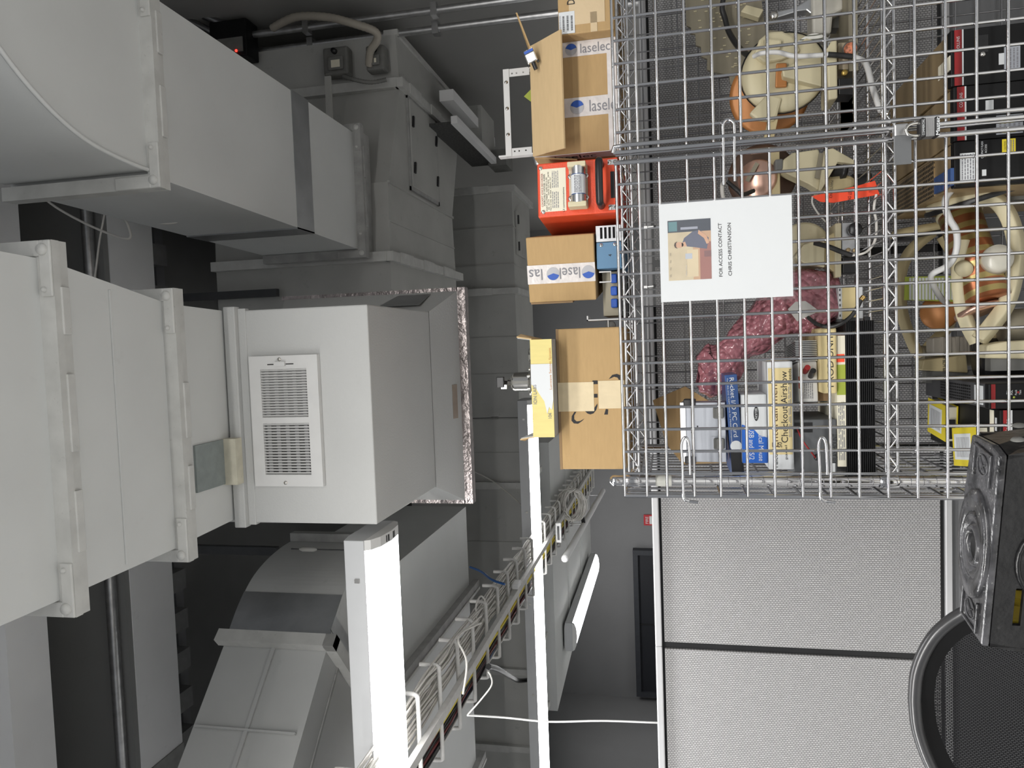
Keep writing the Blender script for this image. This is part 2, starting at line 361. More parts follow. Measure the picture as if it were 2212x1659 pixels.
def shift_children(o, d):
    for c in o.children:
        if c.location.length < 1e-6 and c.name.split('.')[0] in ('flange','cleat','corner_plate','bolt'):
            c.data.transform(Matrix.Translation(-V(d)))
flange_frame(t, -.517, .222, z0, z1, 1.37); flange_frame(t, -.511, .147, z0, z1, 1.76, cl=.15)
shift_children(t, O)
# -- return plenum with grille and flared mouth
bx0, bx1, by0, by1, bz = -.512, .136, 2.03, 2.60, 2.453
O = V((-.19, 2.3, bz))
t = thing('return_air_plenum', 'white sheet metal plenum with a louvred grille and flared foil-edged mouth', 'duct', O)
rel(Bx(bx0, bx1, by0, by1, bz, 3.2), 'body', M['ductbox'], bev=.004)
rel(Bx(bx0-.012, bx1+.012, by0-.02, by0+.01, 2.87, 2.908), 'collar_bar', M['ductbox'], bev=.003)
rel(Bx(bx0-.006, bx1+.006, by0-.003, by0+.02, 2.845, 2.87), 'collar_bar', M['ductbox'], bev=.002)
ry, rz, e = 2.77, 2.39, .085
mb = MB(); zt = 3.05
a = [(bx0,by1,bz),(bx1,by1,bz),(bx1,by1,zt),(bx0,by1,zt)]; b = [(bx0-e,ry,rz),(bx1+e,ry,rz),(bx1+e,ry,zt+.07),(bx0-e,ry,zt+.07)]
mb.add(a+b, [(0,4,5,1),(1,5,6,2),(2,6,7,3),(3,7,4,0)]); mb.add([(p[0],p[1]+.004,p[2]+(.006 if p[2] < 2.7 else -.006)) for p in a+b], [(1,5,4,0),(2,6,5,1),(3,7,6,2),(0,4,7,3)])
rel(mb, 'flared_mouth', M['ductbox'])
mb = Bx(bx0-e-.012, bx1+e+.012, ry-.004, ry+.04, rz-.03, rz+.004)
mb.box(bx0-e-.012, bx0-e+.004, ry-.004, ry+.04, rz, zt+.08); mb.box(bx1+e-.004, bx1+e+.012, ry-.004, ry+.04, rz, zt+.08)
rel(mb, 'foil_edge', mat('crinkled_foil_edge', (.35,.31,.30), .28, .9, var=.4, scale=22, bump=.8, bscale=60))
mt = Bx(-.28, -.17, 2.668, 2.672, 2.40, 2.45)
rel(MB().prism([(-.27,2.742,2.4),(-.14,2.742,2.4),(-.14,2.715,2.411),(-.27,2.715,2.411)], (0,-.001,-.0015)), 'paper_label', mat('brown_label', (.33,.27,.22), .6))
rel(MB().prism([(bx1+.030,2.63,2.50),(bx1+.075,2.74,2.49),(bx1+.075,2.74,2.62),(bx1+.030,2.63,2.66)], (-.002,.001,0)), 'dark_patch', M['foil'])
# grille
gx0, gx1, gz1, gz0 = -.396, -.004, 2.832, 2.610
gy = by0
g = MB(); op = []
def plate_with_holes(mb, x0, x1, z0, z1, y0, y1, holes):
    xs = sorted({x0, x1, *[h[0] for h in holes], *[h[1] for h in holes]})
    zs = sorted({z0, z1, *[h[2] for h in holes], *[h[3] for h in holes]})
    for i in range(len(xs)-1):
        for j in range(len(zs)-1):
            cx, cz = (xs[i]+xs[i+1])/2, (zs[j]+zs[j+1])/2
            if not any(h[0] < cx < h[1] and h[2] < cz < h[3] for h in holes): mb.box(xs[i], xs[i+1], y0, y1, zs[j], zs[j+1])
    return mb
hz = (gz0+.036, gz1-.036)
H = [(gx0+.035, gx0+.190, *hz), (gx0+.208, gx1-.04, *hz)]
plate_with_holes(g, gx0, gx1, gz0, gz1, gy-.018, gy-.006, H)
grl = rel(g, 'grille', M['white'])
rel(Bx(gx0+.005, gx1-.005, gy-.0058, gy-.0005, gz0+.005, gz1-.005), 'grille_backing', M['black2'], grl)
mb = plate_with_holes(MB(), gx0, gx1, gz0, gz1, gy-.0059, gy-.0001, [(gx0+.004, gx1-.004, gz0+.004, gz1-.004)]); rel(mb, 'grille_rim', M['white'], grl)
lv = None
for h in H:
    n = 18
    for i in range(n):
        x = h[0]+(h[1]-h[0])*(i+.5)/n
        if lv is None:
            lv = MB().prism([(-.0036,-.0015,0),(.0022,-.0095,0),(.0034,-.009,0),(-.0022,-.001,0)], (0,0,hz[1]-hz[0])).build('louver', M['white'], grl)
            lv.location = V((x, gy-.0065, hz[0]))-O
        else: copy_of(lv, grl, V((x, gy-.0065, hz[0]))-O)
mb = MB()
for k in range(5):
    z = hz[0]+(hz[1]-hz[0])*(k+.5)/5; mb.box(gx0+.03, gx1-.035, gy-.009, gy-.007, z-.006, z+.006)
rel(mb, 'damper_blades', mat('grey_damper', (.3,.3,.31), .5), grl)
for x in (gx0+.011, gx1-.011):
    rel(MB().lathe([(0,-.003),(.005,-.003),(.006,0)], (x, gy-.018, (gz0+gz1)/2+.01), (0,1,0), 10), 'screw', M['silver'], grl)
rel(Bx(gx1-.031, gx1-.018, gy-.026, gy-.018, (gz0+gz1)/2-.01, (gz0+gz1)/2+.025), 'damper_slide', M['white'], grl)
rel(Bx(gx1-.027, gx1-.024, gy-.0185, gy-.0178, (gz0+gz1)/2-.035, (gz0+gz1)/2+.05), 'slide_slot', M['black'], grl)
O2 = O; O = V((-.33, 1.93, 2.905))
tg = tag(Bx(-.382, -.248, 1.84, 1.975, 2.907, 2.9135).build('putty_patch', M['patch'], rel=O), 'square grey-green patch stuck under the duct next to the grille', 'patch')
mb = Bx(-.385, -.247, 1.975, 2.009, 2.868, 2.913); mb.build('foam_strip', mat('cream_foam', (.60,.57,.46), .8, var=.1, scale=30, dirt=.6, dcol=(.15,.13,.1)), tg, rel=O)
# -- duct on the right with elbow
O = V((.73, 2.5, 2.95)); z0, z1 = 2.95, 3.42
t = thing('elbow_duct', 'white duct with a curved elbow at upper right joining the dusty air handler', 'duct', O)
x0, x1 = .492, .985
rel(MB().prism([(x0,1.80,z0),(x1,1.80,z0),(x1-.01,3.2,z0),(x0-.035,3.2,z0)], (0,0,z1-z0)), 'straight_body', M['duct'])
cv = [(.505,1.78),(.507,1.70),(.522,1.575),(.552,1.485),(.6,1.40),(.66,1.325),(.74,1.25),(.86,1.18),(1.0,1.13),(1.3,1.09)]
rel(MB().prism([(p.x,p.y,z0) for p in sm_path([(x,y,0) for x, y in cv], 6)]+[(1.3,1.62,z0),(1.1,1.68,z0),(1.0,1.78,z0)], (0,0,z1-z0)), 'elbow', M['duct'])
pts = sm_path([(x,y,z0-.003) for x, y in cv], 3); rel(MB().tube(pts, .006, 6), 'seam_bead', M['duct'])
n0 = len(t.children); flange_frame(t, x0+.002, x1, z0, z1, 1.79); flange_frame(t, x0-.035, x1-.01, z0, z1, 3.16, M['flange2']); shift_children(t, O)
mb = Bx(x0-.024, x1-.002, 2.585, 2.72, z0-.0015, z0); mb.box(x0-.0245, x0-.018, 2.585, 2.72, z0-.0015, z1); rel(mb, 'foil_band', M['foil'])
# -- dusty air handler run along the right wall
O = V((.9, 3.9, 2.85)); z0, z1 = 2.85, 3.75
t = thing('air_handler', 'long dusty air handler box high on the right wall with access hatch', 'air handler', O)
secs = [('end_section', [(1.30,3.50),(1.52,3.47),(1.54,4.45),(1.30,4.52)]), ('taper_section', [(.78,3.29),(1.28,3.50),(1.28,4.53),(.78,4.33)]),
        ('middle_section', [(.445,3.27),(.78,3.285),(.78,4.33),(.445,4.36)]), ('inner_section', [(.20,3.27),(.42,3.27),(.42,4.36),(.20,4.36)])]
for n, pl in secs: rel(MB().prism([(x,y,z0) for x, y in pl], (0,0,z1-z0)), n, M['ahu'])
for xx, ya, yb in ((1.29,3.46,4.56),(.432,3.23,4.42)):
    rel(Bx(xx-.022, xx+.022, ya, yb, z0-.03, z0+.01), 'flange', M['flange']); rel(Bx(xx-.022, xx+.022, ya-.005, ya+.05, z0, z1), 'flange', M['flange'])
    for k in range(3): rel(Bx(xx-.026, xx+.026, ya+.1+k*.34, ya+.27+k*.34, z0-.036, z0-.028), 'cleat', M['flange'])
rel(MB().bar((.78,3.28,z0-.004),(.78,4.33,z0-.004), .012, .012), 'standing_seam', M['ahu'])
rel(MB().bar((.60,3.28,z0-.002),(.60,4.34,z0-.002), .008, .008), 'standing_seam', M['ahu'])
hd = rel(Bx(.82, 1.255, 3.60, 4.03, z0-.016, z0), 'access_hatch', M['ahu'], bev=.003)
mb = Bx(.80, 1.275, 3.585, 3.60, z0-.010, z0); mb.box(.80, .82, 3.585, 4.05, z0-.012, z0); mb.box(1.255, 1.275, 3.585, 4.05, z0-.012, z0); mb.box(.80, 1.275, 4.03, 4.05, z0-.012, z0); rel(mb, 'hatch_frame', M['flange2'], hd)
for x, y in ((.92,3.62),(1.15,3.62),(.93,4.0),(1.15,4.0)):
    rel(MB().bar((x-.03,y,z0-.021),(x+.025,y+.012,z0-.021), .014, .01), 'latch', M['black'], hd)
rel(Bx(1.52, 1.545, 3.47, 4.46, z0-.012, z0+.06), 'wall_angle', M['flange'])
rel(Bx(x0-.05, .99, 3.205, 3.275, 2.93, 3.45), 'duct_collar', M['flange2'])
mb = Bx(.44, 1.28, 3.262, 3.272, 3.1, 3.13); rel(mb, 'stiffener', M['ahu'])
# actuators on its front
def actuator(x0, x1, z0, z1, lab):
    o = V(((x0+x1)/2, 3.44, z0)); a = thing('damper_actuator', lab, 'actuator', o)
    Bx(x0, x1, 3.40, 3.468, z0, z1).build('casing', M['flexd'], a, rel=o, bev=.012)
    Bx(x0+.02, x1-.05, 3.385, 3.40, z0+.02, z1-.03).build('cover', M['flexd'], a, rel=o, bev=.008)
    Bx(x0+.03, x1-.07, 3.3835, 3.385, z0+.035, z1-.05).build('rating_label', M['offpaper'], a, rel=o)
    MB().lathe([(0,-.02),(.012,-.02),(.014,0)], (x1-.025, 3.40, (z0+z1)/2), (0,1,0), 12).build('shaft', M['black'], a, rel=o)
    return a, o
actuator(1.335, 1.47, 3.07, 3.20, 'grey actuator with round-cornered label on the air handler, upper one')
a, o = actuator(1.335, 1.455, 2.885, 2.98, 'grey switch box with paper label at the lower corner of the air handler')
cp = [W(588,61,3.35), W(638,37,3.3), W(706,37,3.28), W(763,51,3.28), W(810,68,3.3), W(814,88,3.33), W(800,111,3.36), W(797,142,3.40)]
pts = sm_path(cp, 12); rr = [.017+.0022*(i % 2) for i in range(len(pts))]
tag(MB().tube(pts, rr, 10).build('flexible_conduit', M['flex'], rel=cp[3]), 'thick beige ribbed conduit arching from junction box to air handler', 'conduit')
cp = [W(742,165,3.39), W(765,172,3.37), W(800,178,3.38), W(835,172,3.40)]
pts = sm_path(cp, 12); tag(MB().tube(pts, [.009+.0015*(i % 2) for i in range(len(pts))], 8).build('flexible_conduit', M['flexd'], rel=cp[1]), 'thin grey ribbed conduit linking the two actuators', 'conduit')
# filter housing under the far end
O = V((1.38, 4.3, 2.68)); t = thing('filter_housing', 'low white housing with dark perforated side behind the access hatch', 'filter housing', O)
rel(Bx(1.20, 1.215, 3.9, 4.85, 2.70, 2.848), 'perforated_side', mat('dark_perforated_sheet', (.05,.05,.048), .6, var=.5, scale=90))
rel(Bx(1.19, 1.23, 3.86, 4.9, 2.665, 2.70), 'lower_bar', M['beam']); rel(Bx(1.36, 1.42, 4.0, 5.0, 2.72, 2.80), 'white_bar', M['beam']); rel(Bx(1.215, 1.5, 4.55, 4.9, 2.70, 2.848), 'end_body', M['ahu'])
# -- long duct crossing behind
O = V((-1., 5.2, 2.6)); z0, z1 = 2.6, 3.4
t = thing('cross_duct', 'long grey-white duct crossing the room behind the lamps, flanged at intervals', 'duct', O)
rel(Bx(-4.6, 1.08, 4.92, 5.56, z0, z1), 'body', M['ahu'])
for x in (1.05, .37, -.95, -2.25, -2.80):
    rel(Bx(x-.02, x+.02, 4.885, 5.58, z0-.028, z1), 'flange', M['flange'])
    rel(Bx(x-.024, x+.024, 4.88, 4.89, z0+.15, z0+.35), 'cleat', M['flange'])
for x in (.80, .55, .06, -.19, -.50, -.73, -1.35, -1.8, -3.0, -3.4): rel(Bx(x-.004, x+.004, 4.913, 5.565, z0-.006, z1), 'seam', M['ahu'])
rel(Bx(.62, .92, 5.0, 5.3, z0-.015, z0), 'hatch', M['ahu'], bev=.003)
for x in (.68, .86): rel(MB().bar((x-.03,5.02,z0-.02),(x+.03,5.02,z0-.02), .012, .012), 'latch', M['black'])
O = V((.95,5.5,2.5)); tag(Bx(.9, 1.0, 5.3, 5.5, 2.62, 2.74).build('switch_box', M['flexd'], loc=(.28,-.52,-.02)), 'small grey switch box beside the right end of the long crossing duct', 'switch box')
# -- wide flat duct on the left and curved duct
O = V((-1.8, 3.5, 2.77)); t = thing('flat_duct', 'wide flat white duct above the cable tray', 'duct', O)
rel(Bx(-3.6, -.92, 2.92, 4.10, 2.77, 3.3), 'body', M['duct'])
for x in (-1.40, -2.45):
    rel(Bx(x-.02, x+.02, 2.92, 4.2, 2.735, 2.77), 'hanger_channel', M['flange2']); rel(Bx(x-.035, x-.02, 2.92, 4.2, 2.73, 2.765), 'hanger_lip', M['flange'])
O = V((-1.1, 2.5, 2.8)); z0, z1 = 2.8, 3.2
t = thing('curved_duct', 'curved grey-white duct bending towards the left beside the bright lamp', 'duct', O)
cv = [(-.80,2.88),(-.805,2.78),(-.825,2.66),(-.865,2.55),(-.935,2.455),(-1.02,2.375)]
rel(MB().prism([(p.x,p.y,z0) for p in sm_path([(x,y,0) for x, y in cv], 6)]+[(-1.42,2.72,z0),(-1.34,2.80,z0),(-1.33,2.88,z0)], (0,0,z1-z0)), 'bend', M['duct_shaded'])
rel(MB().prism([(-1.03,2.365,z0),(-1.83,1.58,z0),(-2.2,1.95,z0),(-1.43,2.71,z0)], (0,0,z1-z0)), 'slanted_run', M['duct_shaded'])
sc_ = [p for p in sm_path([(x,y,0) for x, y in cv], 6)][-10:]; mb = MB().grid(lambda u, v: (sc_[round(u*9)].x+.002, sc_[round(u*9)].y-.003, z0+(z1-z0)*v), 9, 1); mb.bar((-.965,2.41,z0-.001),(-1.40,2.775,z0-.001), .055, .004)
rel(mb, 'foil_band', M['foil'])
d = V((-.41,.345,0)).normalized()
rel(MB().bar(V((-1.03,2.365,z0-.02))-d*.04, V((-1.03,2.365,z0-.02))+d*.6, .045, .04), 'flange', M['flange'])
rel(MB().bar(V((-1.03,2.365,z0-.04))-d*.02, V((-1.03,2.365,z1+.02))-d*.02, .045, .04, up=d), 'flange', M['flange'])
rel(Bx(-1.36, -.77, 2.86, 2.90, z0-.035, z0), 'flange', M['flange2']); rel(Bx(-.80, -.765, 2.86, 2.90, z0-.035, z1), 'flange', M['flange2'])
dd = V((-.7071,-.7071,0)); nn = V((.0035,-.0035,0))
rel(MB().bar(V((-1.03,2.365,z0+.2))+nn, V((-1.83,1.58,z0+.2))+nn, .006, .014), 'long_bead', M['duct_shaded'])
rel(MB().bar(V((-1.13,2.44,z0-.003)), V((-1.93,1.66,z0-.003)), .012, .005), 'caulk_line', M['flange2'])
for s in (.30, .62): rel(MB().bar(V((-1.03,2.365,z0+.02))+V((-.5,-.5,0)).normalized()*s+V((.0045,-.0045,0)), V((-1.03,2.365,z1-.01))+V((-.5,-.5,0)).normalized()*s+V((.0045,-.0045,0)), .012, .006, up=(-.7,-.7,0)), 'cross_bead', M['duct_shaded'])
# -- far white soffit
O = V((-1.8, 6.9, 2.5)); t = thing('far_duct', 'broad pale duct far back beneath the end of the cable tray', 'duct', O)
rel(MB().prism([(-.8,5.95,2.575),(-3.05,5.95,2.575),(-2.95,6.9,2.575),(-2.52,8.85,2.575),(-.8,8.85,2.575)], (0,0,.9)), 'body', M['duct'])
for yy in (6.8, 7.8): rel(MB().bar((-.85,yy,2.57),(-2.7,yy,2.57), .02, .014), 'standing_seam', M['duct'])
# -- hangers, pipes, conduits
tag(MB().cyl((-2.4,2.74,4.0),(1.6,2.74,4.0), .024, n=12).build('steel_pipe', M['galv'], rel=(-.4,2.74,4.0)), 'bare steel pipe along the lower edge of the ceiling bulkhead', 'pipe')
for px, py, Y, ln, side in ((600,632,3.22,.85,'right'),(600,1190,2.95,.75,'left')):
    p = W(px, py, Y); tag(Bx(-.018,.018,-.014,.014,0,ln).build('hanger_strut', mat('dark_strut', (.045,.047,.05), .5), loc=p), 'dark vertical hanger strut to the %s of the plenum' % side, 'strut')
for k, (px, Y, dx) in enumerate(((1080,3.42,0),(1080,3.50,0))):
    p = W(px, 3 if k == 0 else 44, Y); 
    tag(MB().cyl((0,0,-1.6),(0,0,1.35), .0165, n=12).build('wall_conduit', M['galv'], loc=(p.x, p.y, p.z)), ['steel conduit on the right wall, the one nearer the frame edge','steel conduit running up beside the air handler corner'][k], 'conduit')
    for zz in (.3, .95): Bx(-.03,.03,-.022,.022,zz,zz+.03).build('strap', M['galv'], bpy.data.objects['wall_conduit' if k == 0 else 'wall_conduit.001'])
p = W(505, 92, 3.4); jb = thing('junction_box', 'dark steel junction box with a tiny red light under the ceiling', 'junction box', p)
Bx(-.09,.09,-.05,.06,-.1,.1).build('box', M['black2'], jb, bev=.006); Bx(-.07,.0,-.056,-.05,-.08,.06).build('cover', M['flexd'], jb)
MB().ball((-.065,-.055,-.045), .007, 8).build('indicator', emit('red_led', (1,.03,.02), 4), jb)
for q in (-.04,.04): MB().cyl((q,0,.1),(q,0,.17), .02, n=10).build('connector', M['silver'], jb)
for q, (px, py, px2, py2) in enumerate(((470,75,330,8),(490,55,360,0))):
    a, b = W(px,py,3.38), W(px2,py2,3.3); tag(MB().cyl(a, b, .018, n=10).build('ceiling_conduit', M['darkwire'], rel=a), ['dark conduit leaving the junction box towards the ceiling, lower','dark conduit leaving the junction box towards the ceiling, upper'][q], 'conduit')
for k, pl in enumerate(([(75,408),(120,447),(200,490),(275,516),(278,490),(258,455)],[(75,408),(190,440),(290,452),(400,466),(445,446)],[(230,455),(300,475),(370,482),(420,462),(447,444)],[(228,452),(215,520),(205,600)])):
    cp = [W(x,y,2.35) for x, y in pl]; tag(MB().tube(sm_path(cp, 6), .0045 if k < 3 else .0035, 6).build('loose_cable', M['cab'], rel=cp[1]), ['white cable hanging in a low loop under the elbow duct','white cable slung along beneath the elbow duct','white cable returning in a shallow sag beneath the elbow duct','thin cord dropping behind the white duct'][k], 'cable')
# ================================================================ lamps
def lampfix(label, p0, length, along, w=.24, st=None):
    """wrap-around strip lamp; along 'x' or 'y'; p0 = right (or near) end, lens height"""
    o = thing('strip_light', label, 'light', p0)
    def pr(prof, a, b):
        mb = MB(); 
        if along == 'x': return mb.prism([(a, y, z) for y, z in prof], (b-a, 0, 0))
        return mb.prism([(-y, a, z) for y, z in prof], (0, b-a, 0))
    a, b = (0, -length) if along == 'x' else (0, length); s = -1 if along == 'x' else 1
    pr([(-w/2-.006,.012),(-w/2-.006,.075),(-w/2+.05,.085),(w/2-.05,.085),(w/2+.006,.075),(w/2+.006,.012)], a, b).build('housing', M['housing'], o, bev=.002)
    q = [(-w/2,.012),(-w/2*.92,-.004),(-w/2*.6,-.018),(0,-.024),(w/2*.6,-.018),(w/2*.92,-.004),(w/2,.012)]
    pr(q, a+s*.03, b-s*.03).build('diffuser', M['lens'], o)
    pr([(y*1.02, z*1.1 if z < .012 else z) for y, z in q], a, a+s*.03).build('end_cap', M['white'], o)
    pr([(y*1.02, z*1.1 if z < .012 else z) for y, z in q], b-s*.03, b).build('end_cap', M['white'], o)
    n = int(length/.6)
    for i in range(n):
        d = s*(.12+i*.6)
        (Bx(d-.006, d+.006, -w/2-.010, -w/2-.006, .03, .045) if along == 'x' else Bx(w/2+.006, w/2+.010, d-.006, d+.006, .03, .045)).build('clip', M['silver'], o)
    return o
L1 = lampfix('long strip light just left of the plenum, the nearest and brightest', (-.555, 2.13, 2.475), 2.44, 'x')
mb = MB()
for i in range(14):
    if i in (6, 7): continue
    y = -.085+i*.0125; z = -.027+.00055*abs(i-6.5)**2; mb.box(-.026, -.006, y-.0032, y+.0032, z-.001, z+.003)
mb.build('vent_slots', M['black'], L1)
L2 = lampfix('strip light behind the yellow box, parallel to the brightest one', (-.35, 4.74, 2.475), 2.75, 'x')
L3 = lampfix('small distant strip light running away from the viewer', (-2.58, 6.35, 2.475), 2.2, 'y')
def wire(pts, r, mt, name, label, cat='cable', k=6, n=6, group=None):
    pts = [V(p) for p in pts]
    return tag(MB().tube(sm_path(pts, k), r, n).build(name, mt, rel=pts[0]), label, cat, group)
for i, (px, py, Y) in enumerate(((1100,946,4.74),(1100,1642,4.74),(745,1142,2.13),(1262,1226,8.0),(1195,1379,6.5))):
    p = W(px, py, Y); q = [(-.35-.12,4.74),(-2.98,4.74),(-.62,2.13),(-2.58,8.2),(-2.58,6.55)][i]
    w = wire([(q[0],q[1],2.56),(q[0],q[1],(3.4,3.4,2.79,2.575,2.575)[i])], .0022, M['black'], 'hanger_wire', ['thin hanger wire holding the strip light behind the yellow box, right end','thin hanger wire holding the strip light behind the yellow box, left end','short hanger wire over the brightest strip light','thin hanger wire at the far end of the small distant light','thin hanger wire at the near end of the small distant light'][i], 'wire')
    if i < 3: MB().lathe([(.003,0),(.008,.012),(.008,.05),(.003,.062)], (0,0,.14), (0,0,1), 8).build('gripper', M['flexd'], w)
# ================================================================ cable tray
TX, TZ, SP = -1.335, 2.465, .24
t = thing('cable_tray', 'white cable tray with a central rail and upturned rungs', 'cable tray', (TX, 2, TZ))
MB().bar((0,-1.2,-.020),(-.03,6.7,-.020), .035, .022).build('rail', M['traypaint'], t)
prof = sm_path([(.185,0,.075),(.185,0,.02),(.178,0,.004),(.16,0,0),(0,0,0),(-.16,0,0),(-.176,0,.004),(-.18,0,.02),(-.18,0,.05)], 3)
r0 = None
for i in range(32):
    y = -1.1+i*SP
    if r0 is None: r0 = MB().tube(prof, .0085, 8).build('rung', M['traypaint'], t, loc=(0,y,0))
    else: copy_of(r0, t, (-.004*i, y, 0))
Bx(.02,.05,1.85,1.93,-.04,-.005).build('joint_clamp', M['beam'], t, bev=.004)
def run_cable(x, z, r, mt, name, lab, grp, y0=-1.2, y1=6.5, wob=.012, seed=0):
    rr = random.Random(seed); pts = []; y = y0
    while y < y1:
        pts.append((TX+x-.0167*(y)+rr.uniform(-wob, wob)*.6-.0, 2+y, TZ+z+rr.uniform(-.003, .010))); y += .24 if y < 3 else .6
    return wire(pts, r, mt, name, lab, 'cable', 3, 5, grp)
for i in range(26):
    run_cable(.02+.0056*i, .011+.008*(i % 3), .0042, M['cab'], 'white_cable', 'white network cable lying lengthwise in the cable tray', 'white cables in the tray', wob=.03, seed=i)
cc = ['cab','caby','caby','cab','caby','cabk','caby','cab','cabr','cabr','cabk','cabr','cabk','cabr','cabk','cab','cabr','cabk','cabk','cabr','cabk','cabb','cab','cabk']
nm = {'cabk':('black_cable','black cable'),'caby':('yellow_cable','yellow cable'),'cab':('grey_cable','pale grey cable'),'cabr':('red_cable','dark red cable'),'cabb':('blue_cable','blue cable')}
for i, c in enumerate(cc):
    run_cable(-.040-.0054*i, (.009 if c == 'caby' else .014)+.009*(i % 2), .0068 if c == 'caby' else .005, M[c], nm[c][0], nm[c][1]+' lying in the left half of the cable tray', nm[c][1]+'s in the tray', wob=.012, seed=100+i)
for k, pl in enumerate(([(905,1478,2.45),(955,1428,2.62),(985,1375,2.8),(1003,1362,2.9),(1040,1330,3.05)],[(1000,1500,2.5),(1008,1430,2.55),(990,1385,2.62),(1000,1365,2.7),(1040,1345,2.9)],[(1030,1350,3.2),(1028,1310,3.2),(1038,1288,3.25),(1048,1300,3.3),(1052,1340,3.3)])):
    wire([W(*q) for q in pl], .0042, M['cab'], 'stray_cable', ['white cable straying out over the rungs near the brightest lamp','white cable crossing under the tray rail near the picture edge','white cable looped up above the tray'][k])
wire([W(1009,1545,2.45), W(1090,1550,2.52), W(1185,1559,2.54), W(1300,1557,2.54), W(1420,1561,2.54), W(1600,1567,2.54)], .0035, M['white'], 'hanging_cable', 'white cord dropping from the tray to the grey partition')
wire([W(1011,1543,2.45), W(1040,1510,2.45), W(1062,1480,2.47), W(1060,1460,2.5), W(1055,1452,2.52)], .003, M['cab'], 'hanging_cable', 'thin white cord sagging in a bow under the tray')
wire([W(1055,1440,3.1), W(1075,1445,3.4), W(1100,1460,4.0), W(1120,1470,4.6), W(1148,1468,4.88)], .014, M['cabk'], 'thick_hose', 'thick black hose from the tray to the long crossing duct', 'hose')
wire([W(1016,1225,3.6), W(1040,1235,3.5), W(1062,1252,3.35), W(1090,1262,3.3)], .006, M['cabb'], 'hanging_cable', 'blue cable dipping into the tray from the white duct')
wire([W(1022,1018,4.85), W(1065,1040,4.85), W(1110,1075,4.8), W(1132,1100,4.75)], .004, M['cab'], 'hanging_cable', 'thin white cord running to the strip light behind the yellow box')
# coil of cable, power strip and pole
c = W(1235, 1090, 5.8); mb = MB()
t = thing('cable_coil', 'coil of white cable hung on the far part of the tray', 'cable coil', c)
for k in range(9):
    rr = random.Random(k); mb = MB()
    mb.tube([(.12*math.cos(a)*(1+rr.uniform(-.1,.1)), rr.uniform(-.03,.03), .085*math.sin(a)+.012*(k-4)*.4) for a in [2*math.pi*i/20 for i in range(20)]], .006, 5, closed=True).build('turn', M['cab'], t, loc=(.0,-.02+.006*k,.004*(k-4)))
c = W(1207, 1150, 5.2); t = thing('power_strip', 'white power strip with black sockets fixed beneath the tray', 'power strip', c)
Bx(-.07,.07,-.02,.02,-.02,.02).build('body', M['white'], t, bev=.004); Bx(-.05,.05,-.022,-.019,-.008,.008).build('sockets', M['black'], t)
a, b = W(1220,1207,5.11), W(1303,1060,8.23); t = thing('white_pole', 'slim white pole slanting into the distance below the tray', 'pole', a)
MB().cyl(a, b, .026, n=12).build('pole', M['beam'], t, rel=a); MB().ball(a, .026, 10).build('end_knob', M['beam'], t, rel=a); q = a.lerp(b, .38); MB().bar(q+V((.02,0,0)), q+V((.14,0,.02)), .03, .03).build('bracket', M['black'], t, rel=a)
for k in (.4, .9): q = a.lerp(b, k); MB().cyl(q, (q.x, q.y, 2.574), .004, n=6).build('hanger_rod', M['galv'], t, rel=a)
# fire sign on the far wall
x0, x1, z0, z1 = RECT(1384, 1412, 1117, 1130, 10.68)
t = thing('fire_sign', 'small red and white sign on the far wall beyond the partition', 'sign', ((x0+x1)/2, 10.68, z0))
w, h = .155, .20
Bx(-w/2,w/2,0,.01,-.06,h-.06).build('plate', mat('red_sign', (.45,.02,.03), .5), t); Bx(-w/2+.02,w/2-.02,-.001,0,-.04,.06).build('white_field', M['paper'], t); lettering('FIRE', t, (0,-.002,.095), .1, None, M['paper'])
c = W(1404, 1225, 2.6); t = thing('floor_lamp', 'slim lamp with small white shade peeking over the partition', 'lamp', (c.x-.02, 2.72, 0))
MB().lathe([(.0,.07),(.02,.068),(.045,.03),(.05,0),(.046,0),(.04,.028),(0,.06)], (0,0,1.60), n=16).build('shade', M['white'], t); MB().cyl((0,0,.01),(0,0,1.66), .008, n=8).build('pole', M['black'], t); MB().lathe([(0,0),(.11,0),(.11,.015),(0,.02)], n=20).build('base', M['black'], t)
# ================================================================ wire security cage
CX0, CXM, CX1, CY0, CY1 = -.352, .410, 1.172, 1.70, 2.31
ZT, Z1, Z2, Z3 = 1.705, 1.700, 1.142, .62
ZL = [1.705, 1.655, 1.61]+[1.55-.0575*i for i in range(25)]
cage = thing('wire_cage', 'chrome wire security cage on shelving with double doors full of avionics', 'cage', (CX0, CY0, 0))
CO = V((CX0, CY0, 0))
wv = MB().cyl((0,0,.12),(0,0,ZT), .0034, n=8).mesh('wire_upright')
def obj(me, name, mt, parent, loc):
    o = bpy.data.objects.new(name, me); COL.objects.link(o); o.parent = parent; o.location = loc
    if not me.materials: me.materials.append(mt)
    return o
def grid_panel(name, p0, p1, mt, r, step, zs, edge=0.006, ztop=ZT):
    """welded wire grid between two plan points"""
    p0, p1 = V((*p0, 0)), V((*p1, 0)); d = p1-p0; n = round(d.length/step)
    pn = bpy.data.objects.new(name, None); COL.objects.link(pn); pn.parent = cage; pn.location = p0-CO
    up = MB().cyl((0,0,.12),(0,0,ztop), r, n=8).mesh('wire'); up.materials.append(mt)
    ac = MB().cyl((0,0,0), d, r, n=8).mesh('wire'); ac.materials.append(mt)
    nrm = V((-d.y, d.x, 0)).normalized()
    for i in range(n+1): obj(up, 'wire', mt, pn, d*(i/n)+nrm*r*.9)
    for z in zs: obj(ac, 'wire', mt, pn, V((0,0,z))-nrm*r*.9)
    return pn
dl = grid_panel('door', (CX0, CY0), (CXM-.006, CY0), M['chrome'], .0034, .05, ZL)
dr = grid_panel('door', (CXM+.008, CY0), (CX1, CY0), M['chrome'], .0034, .05, ZL)
